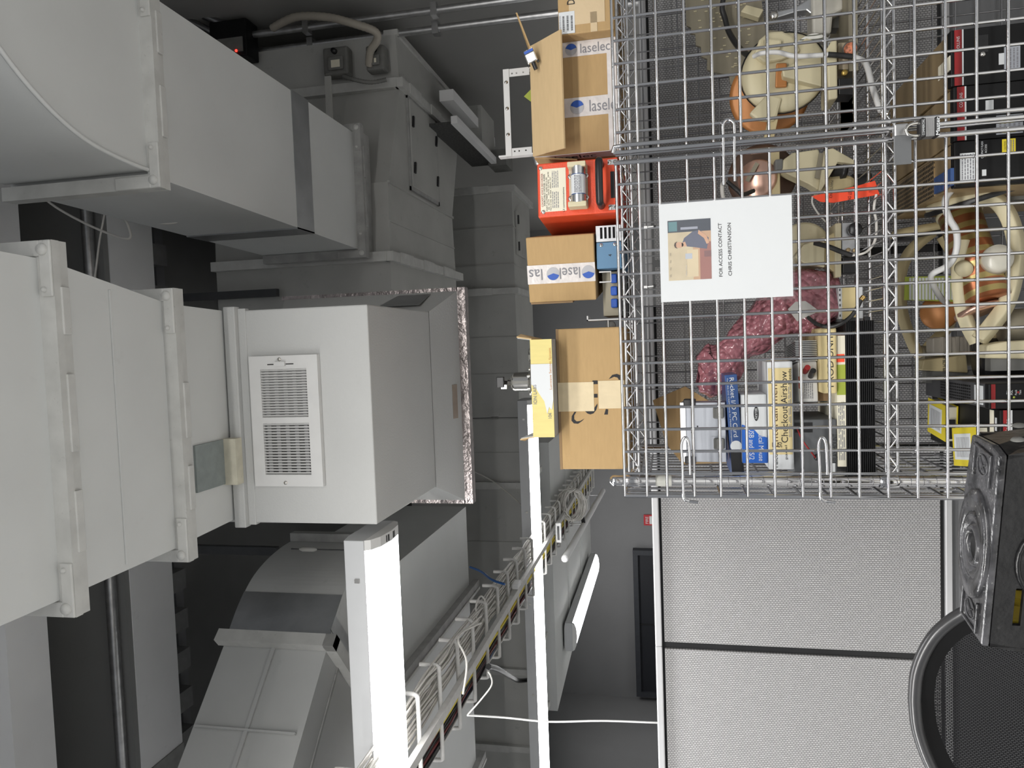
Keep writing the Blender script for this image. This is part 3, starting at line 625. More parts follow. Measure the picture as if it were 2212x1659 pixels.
for par, xx in ((dl, .7505), (dr, .004)):
    MB().cyl((xx,-.006,.12),(xx,-.006,ZT+.004), .0048, n=10).build('edge_rod', M['chrome'], par)
MB().tube([(.018,-.010,.2),(.018,-.010,ZT-.02),(.016,-.010,ZT+.002),(.004,-.008,ZT+.006)], .0048, 10).build('edge_rod', M['chrome'], dr)
MB().cyl((0,0,.12),(0,0,ZT+.002), .0046, n=10).build('edge_rod', M['chrome'], dl)
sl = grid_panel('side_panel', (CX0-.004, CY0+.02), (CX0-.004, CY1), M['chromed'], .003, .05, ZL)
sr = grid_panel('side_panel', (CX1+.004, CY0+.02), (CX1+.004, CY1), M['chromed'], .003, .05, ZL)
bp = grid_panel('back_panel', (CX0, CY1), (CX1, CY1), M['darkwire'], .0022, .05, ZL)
# posts
prof = [(.0125, 0)]
z = .0
while z < 1.70:
    z += .0254
prof += [(.0125, 1.725), (.013, 1.726), (.013, 1.735), (.008, 1.742), (0, 1.743)]
gm = MB()
for k in range(1, 67): gm.lathe([(.0124,-.0009),(.01265,-.0007),(.01265,.0007),(.0124,.0009)], (0,0,.0254*k), n=14)  # dark raised bands stand in for the shade inside the post grooves
gm = gm.mesh('groove_shade_rings')
pm = MB().lathe(prof, n=16).mesh('post'); cap_m = MB().lathe([(.0135,0),(.0165,.004),(.0155,.036),(.0135,.04)], n=16).mesh('collar'); clip_m = MB().lathe([(.0128,0),(.0132,.002),(.0132,.034),(.0128,.036)], n=16).mesh('sleeve')
PX = (CX0+.026, CX1-.026); PY = (CY0+.045, CY1-.03)
for x in PX:
    for y in PY:
        p = obj(pm, 'post', M['chrome'], cage, V((x, y, .0))-CO)
        obj(gm, 'groove_shade_rings', M['darkwire'], p, (0,0,0))['kind'] = 'stuff'
        for zz in (Z1-.028, Z2-.028, Z3-.028): obj(cap_m, 'collar', M['chrome'], p, (0,0,zz))
        if y < 2: obj(clip_m, 'sleeve', mat('clear_sleeve', (.55,.55,.5), .3), p, (0,0,1.60)); 
# shelves
def zig(n, w, h):
    pts = []
    for i in range(n): 
        x = w*i/n; pts += [(x, 0, -h if i % 2 else 0), (x+w/n*.12, 0, -h if i % 2 else 0)]
    return pts
SW, SD = PX[1]-PX[0], PY[1]-PY[0]
rodm = MB().cyl((0,0,0),(SW,0,0), .0036, n=8).mesh('rod'); rods = MB().cyl((0,0,0),(0,SD,0), .0036, n=8).mesh('rod')
zgm = MB().tube(zig(48, SW, .019), .0022, 6).mesh('truss'); zgs = MB().tube([(0, p[0], p[2]) for p in zig(18, SD, .019)], .0022, 6).mesh('truss')
dw = MB().cyl((0,0,0),(0,SD,0), .0019, n=6).mesh('wire')
for z in (Z1, Z2, Z3):
    sh = bpy.data.objects.new('shelf', None); COL.objects.link(sh); sh.parent = cage; sh.location = V((PX[0], PY[0], z))-CO
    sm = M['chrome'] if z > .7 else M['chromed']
    for y in (0, SD):
        obj(rodm, 'rod', sm, sh, (0,y,-.003)); obj(rodm, 'rod', sm, sh, (0,y,-.026)); obj(zgm, 'truss', sm, sh, (0,y,-.005))
    for x in (0, SW):
        obj(rods, 'rod', sm, sh, (x,0,-.003)); obj(rods, 'rod', sm, sh, (x,0,-.026)); obj(zgs, 'truss', sm, sh, (x,0,-.005))
    for k in (.25, .5, .75): obj(rodm, 'rod', sm, sh, (0,SD*k,-.007))
    for i in range(1, 59): obj(dw, 'wire', sm, sh, (SW*i/59,0,-.001))
# latch hooks
def hook(pts, lab=None): MB().tube(sm_path([V(p)-CO for p in pts], 4), .0036, 8).build('latch_hook', M['chrome'], cage)
for px in (1480, 1776):
    q = [W(px+8,1082,1.685), W(px-1,1078,1.682), W(px-4,1062,1.68), W(px-6,1000,1.685), W(px-8,960,1.685), W(px,945,1.685), W(px+8,960,1.685), W(px+11,1025,1.685)]; hook(q)
    a, b = W(px+8,1083,1.69), W(px+28,1085,1.69); MB().cyl(a, b, .0032, n=8).build('latch_pin', M['chrome'], cage, rel=CO)
q = [W(1563,400,1.69), W(1562,300,1.69), W(1561,272,1.69), W(1566,261,1.69), W(1574,258,1.69), W(1582,263,1.69), W(1586,275,1.69), W(1586,330,1.69), W(1587,392,1.69)]; hook(q)
# hasp and padlock
x0, x1, z0, z1 = RECT(1930, 1968, 293, 356, 1.672)
hp = Bx(x0, x1, 1.668, 1.672, z0, z1).build('hasp_plate', mat('grey_steel_plate', (.17,.175,.18), .45, .5, var=.08), cage, rel=CO, bev=.001)
x2 = RECT(1932, 1968, 266, 290, 1.672)[1]
Bx(x1-.002, x2, 1.672, 1.69, z0+.004, z1-.002).build('hasp_staple', M['galv'], cage, rel=CO, bev=.003)
x0, x1, z0, z1 = RECT(1984, 2026, 256, 299, 1.655)
lk = thing('padlock', 'laminated steel padlock with dark bumpers hanging on the cage hasp', 'padlock', ((x0+x1)/2, 1.655, z0)); w, h = (x1-x0)/2, z1-z0
for i in range(7): Bx(-w*.93, w*.93, -.012, .012, h*(.28+.065*i), h*(.28+.065*i)+h*.052).build('lamination', M['galv'], lk)
Bx(-w, w, -.014, .014, 0, h*.27).build('lower_bumper', M['black'], lk, bev=.004); Bx(-w, w, -.014, .014, h*.74, h).build('upper_bumper', M['black'], lk, bev=.004)
MB().tube(sm_path([(-w*.6,0,h*.95),(-w*.6,0,h*1.3),(-w*.4,0,h*1.55),(0,0,h*1.65),(w*.4,0,h*1.55),(w*.6,0,h*1.3),(w*.6,0,h*.95)], 4), .0035, 8).build('shackle', M['silver'], lk)
lettering('Master', lk, (0,-.0146,h*.13), w*1.8, h*.2, M['paper'], bold=.02); lettering('COMMERCIAL', lk, (0,-.0146,h*.86), w*1.6, h*.12, M['paper'])
# ================================================================ step ladder
scuff = mat('scuffed_black_plastic', (.006,.006,.0065), .32, var=.5, scale=14, dirt=.30, dcol=(.10,.10,.10), bump=.35, bscale=60)
scuff_glint = mat('worn_plastic_painted_glints', (.04,.04,.043), .18, var=.9, scale=26, dirt=.9, dcol=(.42,.42,.40), bump=.4, bscale=50)  # real scuffs; pale specks also put the top's highlights into the colour
yel = mat('yellow_fibreglass', (.55,.42,.04), .5)
ang = math.radians(-12)
ld = thing('step_ladder', 'black scuffed top of a yellow step ladder with round bucket hole', 'ladder', (-.352, 1.365, 0), ang)
hx, hy, zt = .170, .056, 1.10
top = [(-hx,-hy),(hx,-hy),(hx+.006,-hy*.4),(hx-.004,hy),(.06,hy+.012),(-.07,hy+.012),(-hx+.05,hy),(-hx,hy*.2)]
cap = MB().prism([(x,y,zt-.012) for x, y in top], (0,0,.012)).build('top_cap', scuff_glint, ld, bev=.004)
mb = MB(); plate_with_holes(mb, -hx, hx, zt-.20, zt-.012, -hy, -hy+.007, [(-.128,-.060,zt-.054,zt-.042),(.028,.10,zt-.060,zt-.048)]); mb.build('front_skirt', scuff, ld)
mb = MB(); plate_with_holes(mb, -hx, hx, zt-.12, zt-.012, hy-.007, hy, [(-.128,-.060,zt-.09,zt-.02),(.01,.13,zt-.11,zt-.02)]); mb.build('back_skirt', scuff, ld)
MB().prism([(hx,-hy,zt-.012),(hx+.006,-hy*.4,zt-.012),(hx-.004,hy,zt-.012),(hx+.012,hy,zt-.13),(hx+.028,-hy,zt-.13)], (-.007,0,0)).build('end_skirt', scuff, ld)
MB().prism([(-hx,-hy,zt-.012),(-hx,hy*.2,zt-.012),(-hx+.05,hy,zt-.012),(-hx+.02,hy,zt-.13),(-hx-.018,-hy,zt-.13)], (.007,0,0)).build('end_skirt', scuff, ld)
cx = -.012
MB().lathe([(.098,0),(.098,.004),(.094,.007),(.066,.0075),(.062,.003),(.058,.003)], (cx,.004,zt), n=40).xf(Matrix.Translation((cx,.004,0)) @ Matrix.Diagonal((1,.60,1,1)) @ Matrix.Translation((-cx,-.004,0))).build('raised_rim', scuff_glint, ld)
MB().lathe([(.058,.001),(.055,.007),(.046,.008),(.042,.002),(.036,.002),(.034,.008),(.028,.009),(.0245,.004),(.024,-.012),(.0,-.012)], (cx,.000,zt), n=40).xf(Matrix.Translation((cx,0,0)) @ Matrix.Diagonal((1.05,.78,1,1)) @ Matrix.Translation((-cx,0,0))).build('bucket_ring', scuff_glint, ld)
MB().lathe([(.0243,.0015),(0,.0012)], (cx,0,zt), n=32).xf(Matrix.Translation((cx,0,0)) @ Matrix.Diagonal((1.05,.78,1,1)) @ Matrix.Translation((-cx,0,0))).build('hole_shade_disc', M['black2'], ld)  # black disc stands in for the dark inside of the hole
for s in (1, -1):
    x = s*.132
    mb = Bx(x-.028, x+.028, -hy*.62, -hy*.50, zt, zt+.004); mb.box(x-.028, x+.028, hy*.50, hy*.62, zt, zt+.004); mb.box(x+s*.024, x+s*.029, -hy*.62, hy*.62, zt, zt+.004); mb.build('rim', scuff_glint, ld, bev=.0015)
    mb = MB().tube([(x+.017*math.cos(a), .020*math.sin(a), zt+.001) for a in [2*math.pi*i/24 for i in range(24)]], .0013, 6, closed=True)
    mb.tube([(x-.011,-.013,zt+.001),(x+.011,.013,zt+.001)], .0013, 6); mb.tube([(x+.004,-.012,zt+.001),(x-.002,0,zt+.001),(x+.004,.012,zt+.001)], .0012, 6); mb.tube([(x-.010,.006,zt+.001),(x-.002,.0,zt+.001),(x-.011,-.004,zt+.001)], .0012, 6)
    mb.build('warning_icon', scuff_glint, ld)
for px, pz in ((-.03,-.034),(.03,-.06),(.0,-.09)): MB().lathe([(0,.004),(.008,.003),(.010,0)], (hx+.012-pz*.11, px, zt+pz), (1,0,.1), 12).build('rivet', M['flexd'], ld)
MB().tube([(-.012+.085*math.cos(a), -hy-.001, zt-.125+.085*math.sin(a)) for a in [2*math.pi*i/36 for i in range(36)]], .004, 6, closed=True).build('front_ring', scuff, ld)
for s in (1, -1):
    MB().bar((s*.135, -hy+.045, zt-.02), (s*.20, -.16, 0), .018, .05, up=(0,1,.3)).build('front_rail', yel, ld)
    MB().bar((s*.13, hy-.03, zt-.02), (s*.15, .20, 0), .016, .03, up=(0,1,-.1)).build('rear_rail', yel, ld)
for i in range(3):
    z = .27+i*.27; k = (zt-.02-z)/(zt-.02); y = -hy+.045+(-.16+hy-.045)*k; w = .125+.065*k
    Bx(-w, w, y-.04, y+.04, z-.012, z+.012).build('step', M['galv'], ld)
# ================================================================ office chair
meshm, nt, b, N, L = _nt('chair_mesh')
tc = N.new('ShaderNodeTexCoord'); mp = N.new('ShaderNodeMapping'); L.new(tc.outputs['Object'], mp.inputs[0]); sp = N.new('ShaderNodeSeparateXYZ'); L.new(mp.outputs[0], sp.inputs[0])
cb = N.new('ShaderNodeCombineXYZ'); L.new(sp.outputs[0], cb.inputs[1]); L.new(sp.outputs[2], cb.inputs[0])
br = N.new('ShaderNodeTexBrick'); br.inputs['Scale'].default_value = 1; br.inputs['Brick Width'].default_value = .0075; br.inputs['Row Height'].default_value = .0032; br.inputs['Mortar Size'].default_value = .0011; br.inputs['Mortar Smooth'].default_value = .2
L.new(cb.outputs[0], br.inputs['Vector']); L.new(br.outputs['Fac'], b.inputs['Alpha']); b.inputs['Base Color'].default_value = (.008,.008,.009,1); b.inputs['Roughness'].default_value = .8; b.inputs['Specular IOR Level'].default_value = .15
ra = N.new('ShaderNodeMath'); ra.operation = 'MULTIPLY_ADD'; ra.inputs[1].default_value = .40; ra.inputs[2].default_value = .60; L.new(br.outputs['Fac'], ra.inputs[0]); L.new(ra.outputs[0], b.inputs['Alpha'])
ch = thing('office_chair', 'black mesh-backed office chair partly hidden by the ladder top', 'chair', (-.785, 1.65, 0))
half = [(0,1.103),(.06,1.099),(.12,1.083),(.17,1.058),(.215,1.015),(.24,.95),(.25,.86),(.245,.75),(.225,.64),(.18,.575),(.10,.55),(0,.545)]
loop = half+[(-x, z) for x, z in half[-2:0:-1]]
def yb(x, z): return .10*(x/.25)**2*-.45+.035*((z-.8)/.3)**2
lp = [(x, yb(x, z), z) for x, z in loop]; lp = lp+[lp[0]]; sp_ = sm_path(lp, 4)[:-1]
MB().tube(sp_, .0135, 10, closed=True).build('back_frame', mat('charcoal_frame', (.05,.05,.052), .28, .3, var=.1), ch)
def inset(k, dz=.82): return [(p.x*k, p.y-.012, dz+(p.z-dz)*k) for p in sp_]
i0 = [V((p.x*.965, p.y-.006, .82+(p.z-.82)*.965)) for p in sp_]; i1 = [V((p.x*.84, p.y+.004, .82+(p.z-.82)*.86)) for p in sp_]
n = len(sp_); mb = MB(); mb.add(i0+i1, [(i, (i+1) % n, n+(i+1) % n, n+i) for i in range(n)], True); mb.build('inner_band', mat('black_rubber', (.006,.006,.0065), .75, spec=.2), ch)
mb = MB(); cen = V((0, yb(0,.82)+.03, .82)); rings = [[cen.lerp(p, k) for p in i1] for k in (1, .8, .6, .4, .2, .02)]
vs = [p for r in rings for p in r]; mb.add(vs, [(j*n+i, j*n+(i+1) % n, (j+1)*n+(i+1) % n, (j+1)*n+i) for j in range(5) for i in range(n)], True); mb.build('mesh_back', meshm, ch)
Bx(-.012,.012,.06,.075,.50,.72).build('spine', M['black'], ch)
mb = MB().grid(lambda u, v: (-.20+.40*v, .012+.035*math.sin(v*math.pi), .62+.18*u+.04*math.sin(v*math.pi)), 4, 16); mb.build('lumbar_pad', M['black'], ch)
Bx(-.22,.20,-.42,.02,.42,.50).build('seat', mat('black_seat_cloth', (.015,.015,.016), .9, bump=.3), ch, bev=.03)
MB().cyl((0,-.2,.12),(0,-.2,.42), .028).build('column', M['black'], ch)
for i in range(5):
    a = 2*math.pi*i/5; e_ = (.29*math.cos(a), -.2+.29*math.sin(a))
    MB().bar((0,-.2,.11),(*e_,.075), .045, .03).build('base_leg', M['black'], ch); MB().lathe([(0,-.022),(.027,-.02),(.027,.02),(0,.022)], (*e_,.029), (math.sin(a),-math.cos(a),0), 14).build('caster', M['black'], ch)
# ================================================================ things on top of the cage
ZS = Z1+.003
def place(x0, x1, y0, y1, Y, zb=None):
    """pixel rectangle on plane Y -> base centre, width, height"""
    a, b, c, d = RECT(x0, x1, y0, y1, Y)
    if zb is not None: c = zb
    return V(((a+b)/2, Y, c)), b-a, d-c
def strip(par, x0, x1, z0, z1, mt, name, y=-.0012, th=.0012): return Bx(x0, x1, y, y+th, z0, z1).build(name, mt, par)
def logo(par, x, z, r, y=-.002, roll=0, side=None, yc=0):
    """blue and grey ball of the packing tape"""
    def disc(pts, m_, nm, off):
        if side is None: return MB().prism([(x+p[0]*r, y-off, z+p[1]*r) for p in pts], (0,.0003,0)).build(nm, m_, par)
        return MB().prism([(side-off, yc+p[0]*r, z+p[1]*r) for p in pts], (.0003,0,0)).build(nm, m_, par)
    c = [(math.cos(roll+a), math.sin(roll+a)) for a in [2*math.pi*i/24 for i in range(24)]]
    disc(c, mat('logo_grey', (.42,.42,.44), .5), 'logo', 0)
    disc([(.96*p, .96*q) for p, q in c[9:20]]+[(.1*math.cos(roll), .1*math.sin(roll))], M['blue'], 'logo', .0004)
# --- right-hand box with label
o, w, h = place(1205, 1332, -40, 80, 1.76, ZS)
t = thing('cardboard_box', 'closed brown box with barcode label at the far right end of the cage top', 'box', o+V((.010,0,0)), rz=math.radians(1))
Bx(-w/2, w/2, 0, .3, 0, h).build('carton', M['card'], t, bev=.003)
strip(t, -w/2+.02, w/2-.0, h*.16, h*.80, M['ctape'], 'packing_tape'); strip(t, -w/2, -w/2+.045, h*.30, h*.42, M['ctape'], 'packing_tape')
lb = strip(t, -w/2+.002, -w/2+.052, h*.70, h*.985, M['paper'], 'address_label', -.0022)
lettering('Dave', t, (-w/2+.085, -.002, h*.76), .035, .018, M['ink'])
for k in range(3):
    mb = MB(); rr = random.Random(k); x = -w/2+.008
    while x < -w/2+.042: s = rr.uniform(.0006,.0016); mb.box(x, x+s, -.0026, -.0022, h*(.735+.075*k), h*(.77+.075*k)); x += s+rr.uniform(.0006,.0014)
    mb.build('barcode', M['ink'], t)
lines_of_print(t, -w/2+.006, -w/2+.045, -.0022, h*.945, h*.98, 2)
# --- big open box with hanging front flap
o, w, h = place(1150, 1335, 90, 331, 1.80, ZS)
t = thing('open_carton', 'large open brown carton with hanging front flap and logo packing tape', 'box', o)
dp = .33
mb = Bx(-w/2, w/2, 0, .005, 0, h); mb.box(-w/2, w/2, dp-.005, dp, 0, h); mb.box(-w/2, -w/2+.005, .005, dp-.005, 0, h); mb.box(w/2-.005, w/2, .005, dp-.005, 0, h); mb.box(-w/2, w/2, 0, dp, 0, .005)
mb.build('carton', M['card'], t)
fl = .108; an = math.radians(38); fy, fz = -fl*math.sin(an), h-fl*math.cos(an)
MB().prism([(-w/2,0,h),(w/2,0,h),(w/2+.004,fy,fz),(-w/2-.004,fy,fz)], (0,-.003,.003)).build('front_flap', M['card2'], t)
MB().prism([(w/2,.0,h),(w/2,dp,h),(w/2+.07,dp-.04,h+.04),(w/2+.085,.0,h+.03)], (0,0,.004)).build('side_flap', M['card'], t)
MB().prism([(-w/2,.0,h),(-w/2,dp,h),(-w/2-.004,dp-.02,h-.10),(-w/2-.006,.03,h-.10)], (-.004,0,0)).build('side_flap', M['card'], t)
tp = strip(t, -w/2+.085, -w/2+.13, .0, h*.62, M['tape'], 'printed_tape'); strip(t, w/2-.035, w/2, .0, h*.62, M['tape'], 'printed_tape'); strip(t, -w/2, w/2, 0, .022, M['tape'], 'printed_tape', -.0016)
cxx = -w/2+.1075
logo(t, cxx, h*.47, .0165, roll=2.6); lettering('laselec', t, (cxx, -.0021, h*.14), .075, .027, M['grayink'], roll=-math.pi/2)
logo(t, w/2-.018, h*.52, .014, roll=2.6); lettering('laselec', t, (w/2-.018, -.0021, h*.24), .07, .022, M['grayink'], roll=-math.pi/2)
Bx(-w/2-.0015, -w/2-.0003, .0, .05, .0, h).build('printed_tape', M['tape'], t)
lettering('laselec', t, (-w/2-.0022, .025, h*.52), .10, .030, M['ink'], roll=-math.pi/2, face='left')
# --- d-sub plug standing on the flap, white bracket
p = W(1137, 130, 1.775); t = thing('serial_plug', 'metal serial plug with blue face standing on the open carton', 'connector', (p.x, 1.76, p.z-.014), rot=(0, math.radians(70), math.radians(-10)))
Bx(-.013,.013,-.008,.008,-.014,.010).build('shell', M['silver'], t, bev=.003); Bx(-.011,.011,-.006,.006,.010,.016).build('face', M['blue'], t)
mb = MB()
for i in range(8): mb.cyl((-.009+.0026*i,-.002,.015),(-.009+.0026*i,-.002,.0185), .0006, n=6)
mb.build('pins', M['silver'], t)
for s in (-1, 1): MB().cyl((s*.012,0,-.018),(s*.012,0,-.012), .003, n=8).build('thumbscrew', M['black'], t)
MB().cyl((0,0,-.03),(0,0,-.013), .005, n=8).build('cable_boot', M['black'], t)
a = W(1092, 160, 1.98); b = W(1150, 340, 1.98); t = thing('metal_bracket', 'white metal mounting frame with holes standing in the open carton', 'bracket', (0,1.96,0))
x0, x1, zt_ = b.x, a.x, a.z
Bx(x0, x1, -.012, .012, zt_-.005, zt_).build('top_bar', M['white'], t, bev=.002); Bx(x0, x1, -.014, -.011, zt_-.016, zt_).build('top_lip', M['white'], t)
Bx(x1-.004, x1, -.012, .012, ZS+.02, zt_).build('upright', M['white'], t); Bx(x0, x0+.004, -.012, .012, ZS+.02, zt_+.02).build('upright', M['white'], t)
for s, xx in ((-1, x1-.02), (1, x0+.004)):
    mb = MB(); plate_with_holes(mb, xx, xx+.016, zt_-.07, zt_-.012, -.012, -.010, [(xx+.006,xx+.010,zt_-.026,zt_-.022),(xx+.006,xx+.010,zt_-.038,zt_-.034),(xx+.006,xx+.010,zt_-.056,zt_-.052)]); mb.build('perforated_tab', M['white'], t)
for k in (.25, .55, .85): MB().lathe([(0,-.003),(.004,-.002),(.005,0)], (x0+(x1-x0)*k, -.014, zt_-.008), (0,1,0), 10).build('screw', M['silver'], t)
p = W(1150, 352, 1.95); tag(MB().lathe([(.0,.03),(.016,.03),(.02,.02),(.02,-.02),(.028,-.03),(.03,-.055),(.012,-.06)], n=20).build('metal_cup', M['alu'], loc=(p.x+.005, 1.93, 1.90)), 'round aluminium cup wedged behind the red recorder', 'cup')
p = W(1146, 198, 1.9); tag(MB().prism([(0,0,-.028),(.024,0,0),(0,0,.028),(-.024,0,0)], (0,.002,0)).build('green_tag', M['green'], loc=(p.x, 1.93, p.z-.005)), 'lime green diamond tag inside the open carton', 'tag')
# --- red cockpit voice recorder
o, w, h = place(1161, 1338, 345, 465, 1.735, ZS)
t = thing('flight_recorder', 'orange-red recorder box with silver beacon cylinder and black handle', 'recorder', o, rz=math.radians(4))
Bx(-w/2, w/2, 0, .30, 0, h).build('case', M['red'], t, bev=.003)
lb = Bx(-w/2+.012, w/2-.014, -.001, 0, h*.64, h*.965).build('data_plate', M['offpaper'], t, bev=.002)
tx = 0; ys = -.0016
lettering('COCKPIT VOICE RECORDER', t, (0, ys, h*.94), w*.62, .0042, M['redlab']); lettering('FAIRCHILD MODEL A200S', t, (0, ys, h*.912), w*.58, .004)
lettering('PART NUMBER  S200-0012-00', t, (-w*.08, ys, h*.884), w*.62, .003); lettering('SN  02174      DATE OF MFG   04/99', t, (-w*.02, ys, h*.86), w*.7, .003); lettering('TSO-C123a  ED-56A  ARINC 757', t, (-w*.08, ys, h*.835), w*.62, .003)
lines_of_print(t, -w/2+.02, -.004, -.001, h*.73, h*.82, 4); lines_of_print(t, .004, w/2-.02, -.001, h*.73, h*.82, 4); lettering('L3 communications', t, (-w*.2, ys, h*.675), w*.45, .004)
for xx in (-1, 1): MB().lathe([(0,-.003),(.003,-.003),(.0045,-.0025),(.005,0)], (xx*(w/2-.012), 0, h*.93 if xx < 0 else h*.955), (0,1,0), 12).build('screw', M['silver'], t)
u = Bx(-w*.39, w*.39, -.004, 0, h*.37, h*.60).build('beacon_base', mat('beige_base', (.52,.44,.33), .5), t)
for s in (-1, 1): Bx(s*w*.36-.006, s*w*.36+.006, -.034, 0, h*.375, h*.60).build('end_bracket', M['cream'], t, bev=.002)
MB().cyl((-w*.33,-.019,h*.475),(w*.33,-.019,h*.475), .0165, n=24).build('beacon', M['alu'], t)
MB().cyl((-w*.17,-.019,h*.475),(w*.17,-.019,h*.475), .0168, n=24).build('beacon_label', M['paper'], t)
lines_of_print(t, -w*.16, w*.16, -.0360, h*.43, h*.52, 5)
for s in (-1, 1):
    MB().cyl((s*w*.175,-.019,h*.475),(s*w*.185,-.019,h*.475), .0171, n=24).build('label_band', M['boxnavy'], t)
    for zz in (.39, .58): MB().lathe([(.003,-.006),(.006,-.006),(.0065,-.004)], (s*w*.2,0,h*zz), (0,1,0), 12).build('bolt', M['silver'], t)
MB().tube(sm_path([(-w*.37,0,h*.21),(-w*.37,-.03,h*.21),(-w*.33,-.042,h*.21),(0,-.046,h*.21),(w*.33,-.042,h*.21),(w*.37,-.03,h*.21),(w*.37,0,h*.21)], 4), .0085, 12).build('handle', M['black'], t)
Bx(-w*.24, w*.24, -.0015, 0, 0, h*.09).build('connector_plate', M['black'], t)
for s in (-1, 1):
    Bx(s*w*.41-.006, s*w*.41+.006, -.002, 0, h*.005, h*.12).build('strap', M['alu'], t)
    for zz in (.03, .095): MB().lathe([(0,-.004),(.004,-.0035),(.005,-.002)], (s*w*.41,0,h*zz), (0,1,0), 10).build('screw', M['silver'], t)
# --- stack: blue instrument, chassis, taped box
o, w, h = place(1288, 1334, 487, 580, 1.78, ZS)
t = thing('avionics_unit', 'low blue instrument with silver slotted end under the taped box', 'avionics', o)
Bx(-w/2, .012, 0, .26, 0, h).build('blue_cover', M['blue2'], t, bev=.002); 
mb = MB(); plate_with_holes(mb, .013, w/2, 0, h, 0, .004, [(.02,w/2-.004,h*.22+k*h*.17,h*.22+k*h*.17+h*.10) for k in range(4)]); mb.build('slotted_panel', M['alu'], t); Bx(.013, w/2, .006, .26, 0, h).build('dark_core', M['black2'], t)
for zz in (.25, .8): MB().lathe([(.0015,-.002),(.004,-.002),(.0045,0)], (.005,0,h*zz), (0,1,0), 10).build('screw', M['silver'], t)
lettering('4', t, (-.02,-.0006,h*.45), None, .008)
o2, w2, h2 = place(1266, 1334, 582, 692, 1.78, ZS)
t2 = thing('open_chassis', 'open black chassis with white bracket and small white caster', 'chassis', o2)
Bx(-w2/2+.01, w2/2, .03, .2, 0, .012).build('base', M['black2'], t2); Bx(-w2/2+.012, w2/2-.002, .05, .2, .012, h2*.58).build('board', M['olive'], t2)
for k in range(3): Bx(-.03+.03*k, -.008+.03*k, .035, .05, .014, h2*.35).build('capacitor', M['blue'], t2, bev=.003)
Bx(-w2/2, -w2/2+.003, 0, .05, 0, h2).build('white_bracket', M['white'], t2); Bx(-w2/2, -w2/2+.012, 0, .05, h2-.003, h2).build('bracket_lip', M['white'], t2)
mb = MB().tube([(w2/2-.03,.0,h2*.62),(w2/2-.03,.0,h2*.3),(w2/2-.006,.0,h2*.3),(w2/2-.006,.0,h2*.62)], .002, 6); mb.build('wire_bracket', M['white'], t2)
MB().lathe([(0,-.006),(.010,-.006),(.012,-.003),(.012,.006),(0,.006)], (-w2/2-.013,.02,h2*.36), (0,1,0), 18).build('caster_wheel', M['flexd'], t2); MB().tube([(-w2/2,.012,h2*.42),(-w2/2-.018,.012,h2*.42),(-w2/2-.018,.012,h2*.34)], .002, 6).build('caster_fork', M['white'], t2)
o3, w3, h3 = place(1138, 1284, 508, 651, 1.765)
zb = ZS+max(h, h2*.62)+.004
t3 = thing('taped_carton', 'brown carton banded by logo tape on top of the blue instrument', 'box', (o3.x, 1.775, zb), rz=math.radians(-9)); h3 = h3+o3.z-zb
Bx(-w3/2, w3/2, 0, .20, 0, h3).build('carton', M['card'], t3, bev=.003)
Bx(-w3/2-.004, -w3/2, .0, .06, h3*.35, h3*.98).build('torn_edge', M['cardin'], t3)
bw = .045; Bx(-.0335, -.0335+bw, -.0012, .0, 0, h3).build('printed_tape', M['tape'], t3); Bx(-.0335, -.0335+bw, -.0012, .12, h3, h3+.001).build('printed_tape', M['tape'], t3)
cx_ = -.0335+bw/2
logo(t3, cx_, h3*.62, .0155, roll=-.5); logo(t3, cx_, h3*.10, .0155, roll=-.5)
lettering('lasel', t3, (cx_,-.0021,h3*.37), h3*.30, .026, M['grayink'], roll=math.pi/2); lettering('las', t3, (cx_,-.0021,h3*.88), h3*.20, .026, M['grayink'], roll=math.pi/2)
# --- carton with black swoosh mark
o, w, h = place(1207, 1350, 708, 1014, 1.75, ZS)
t = thing('swoosh_carton', 'wide brown carton with black swoosh print and paper tape', 'box', o)
ht = h
Bx(-w/2, w/2, 0, .36, 0, h).build('carton', M['card'], t, bev=.004)
px = lambda yy: W(1280, yy, 1.75).x-o.x
pz = lambda xx: W(xx, 860, 1.75).z-o.z
xa, xb = px(888), px(825)
Bx(xa, xb, -.001, 0, pz(1283), h).build('paper_tape', M['kraft'], t); Bx(xa, xb, -.001, .25, h, h+.001).build('paper_tape', M['kraft'], t); Bx(px(883), px(823), -.001, 0, 0, pz(1293)).build('paper_tape', M['kraft'], t)
Bx(-w/2, w/2, -.0008, 0, h-.004, h+.002).build('dark_edge', M['cardin'], t)
def ink(pts, nm='swoosh'): return MB().prism([(px(y), -.0016 if nm == 'mark' else -.0006, pz(x)) for x, y in pts], (0,.0005,0)).build(nm, M['ink'], t)
ink([(1240,889),(1234,898),(1233,908),(1238,914),(1247,915),(1256,909),(1261,904),(1252,909),(1244,910),(1239,905),(1239,897),(1244,889)])
ink([(1262,887),(1268,893),(1274,895),(1281,893),(1287,886),(1290,877),(1290,872),(1284,880),(1282,887)]); ink([(1308,884),(1313,885),(1312,896),(1304,896)])
ink([(1281,822),(1292,822),(1292,830),(1281,830)]); ink([(1282,851),(1291,851),(1291,859),(1282,859)])
ink([(1316,820),(1324,811),(1334,809),(1341,812),(1342,822),(1338,822),(1335,817),(1328,815),(1321,818)])
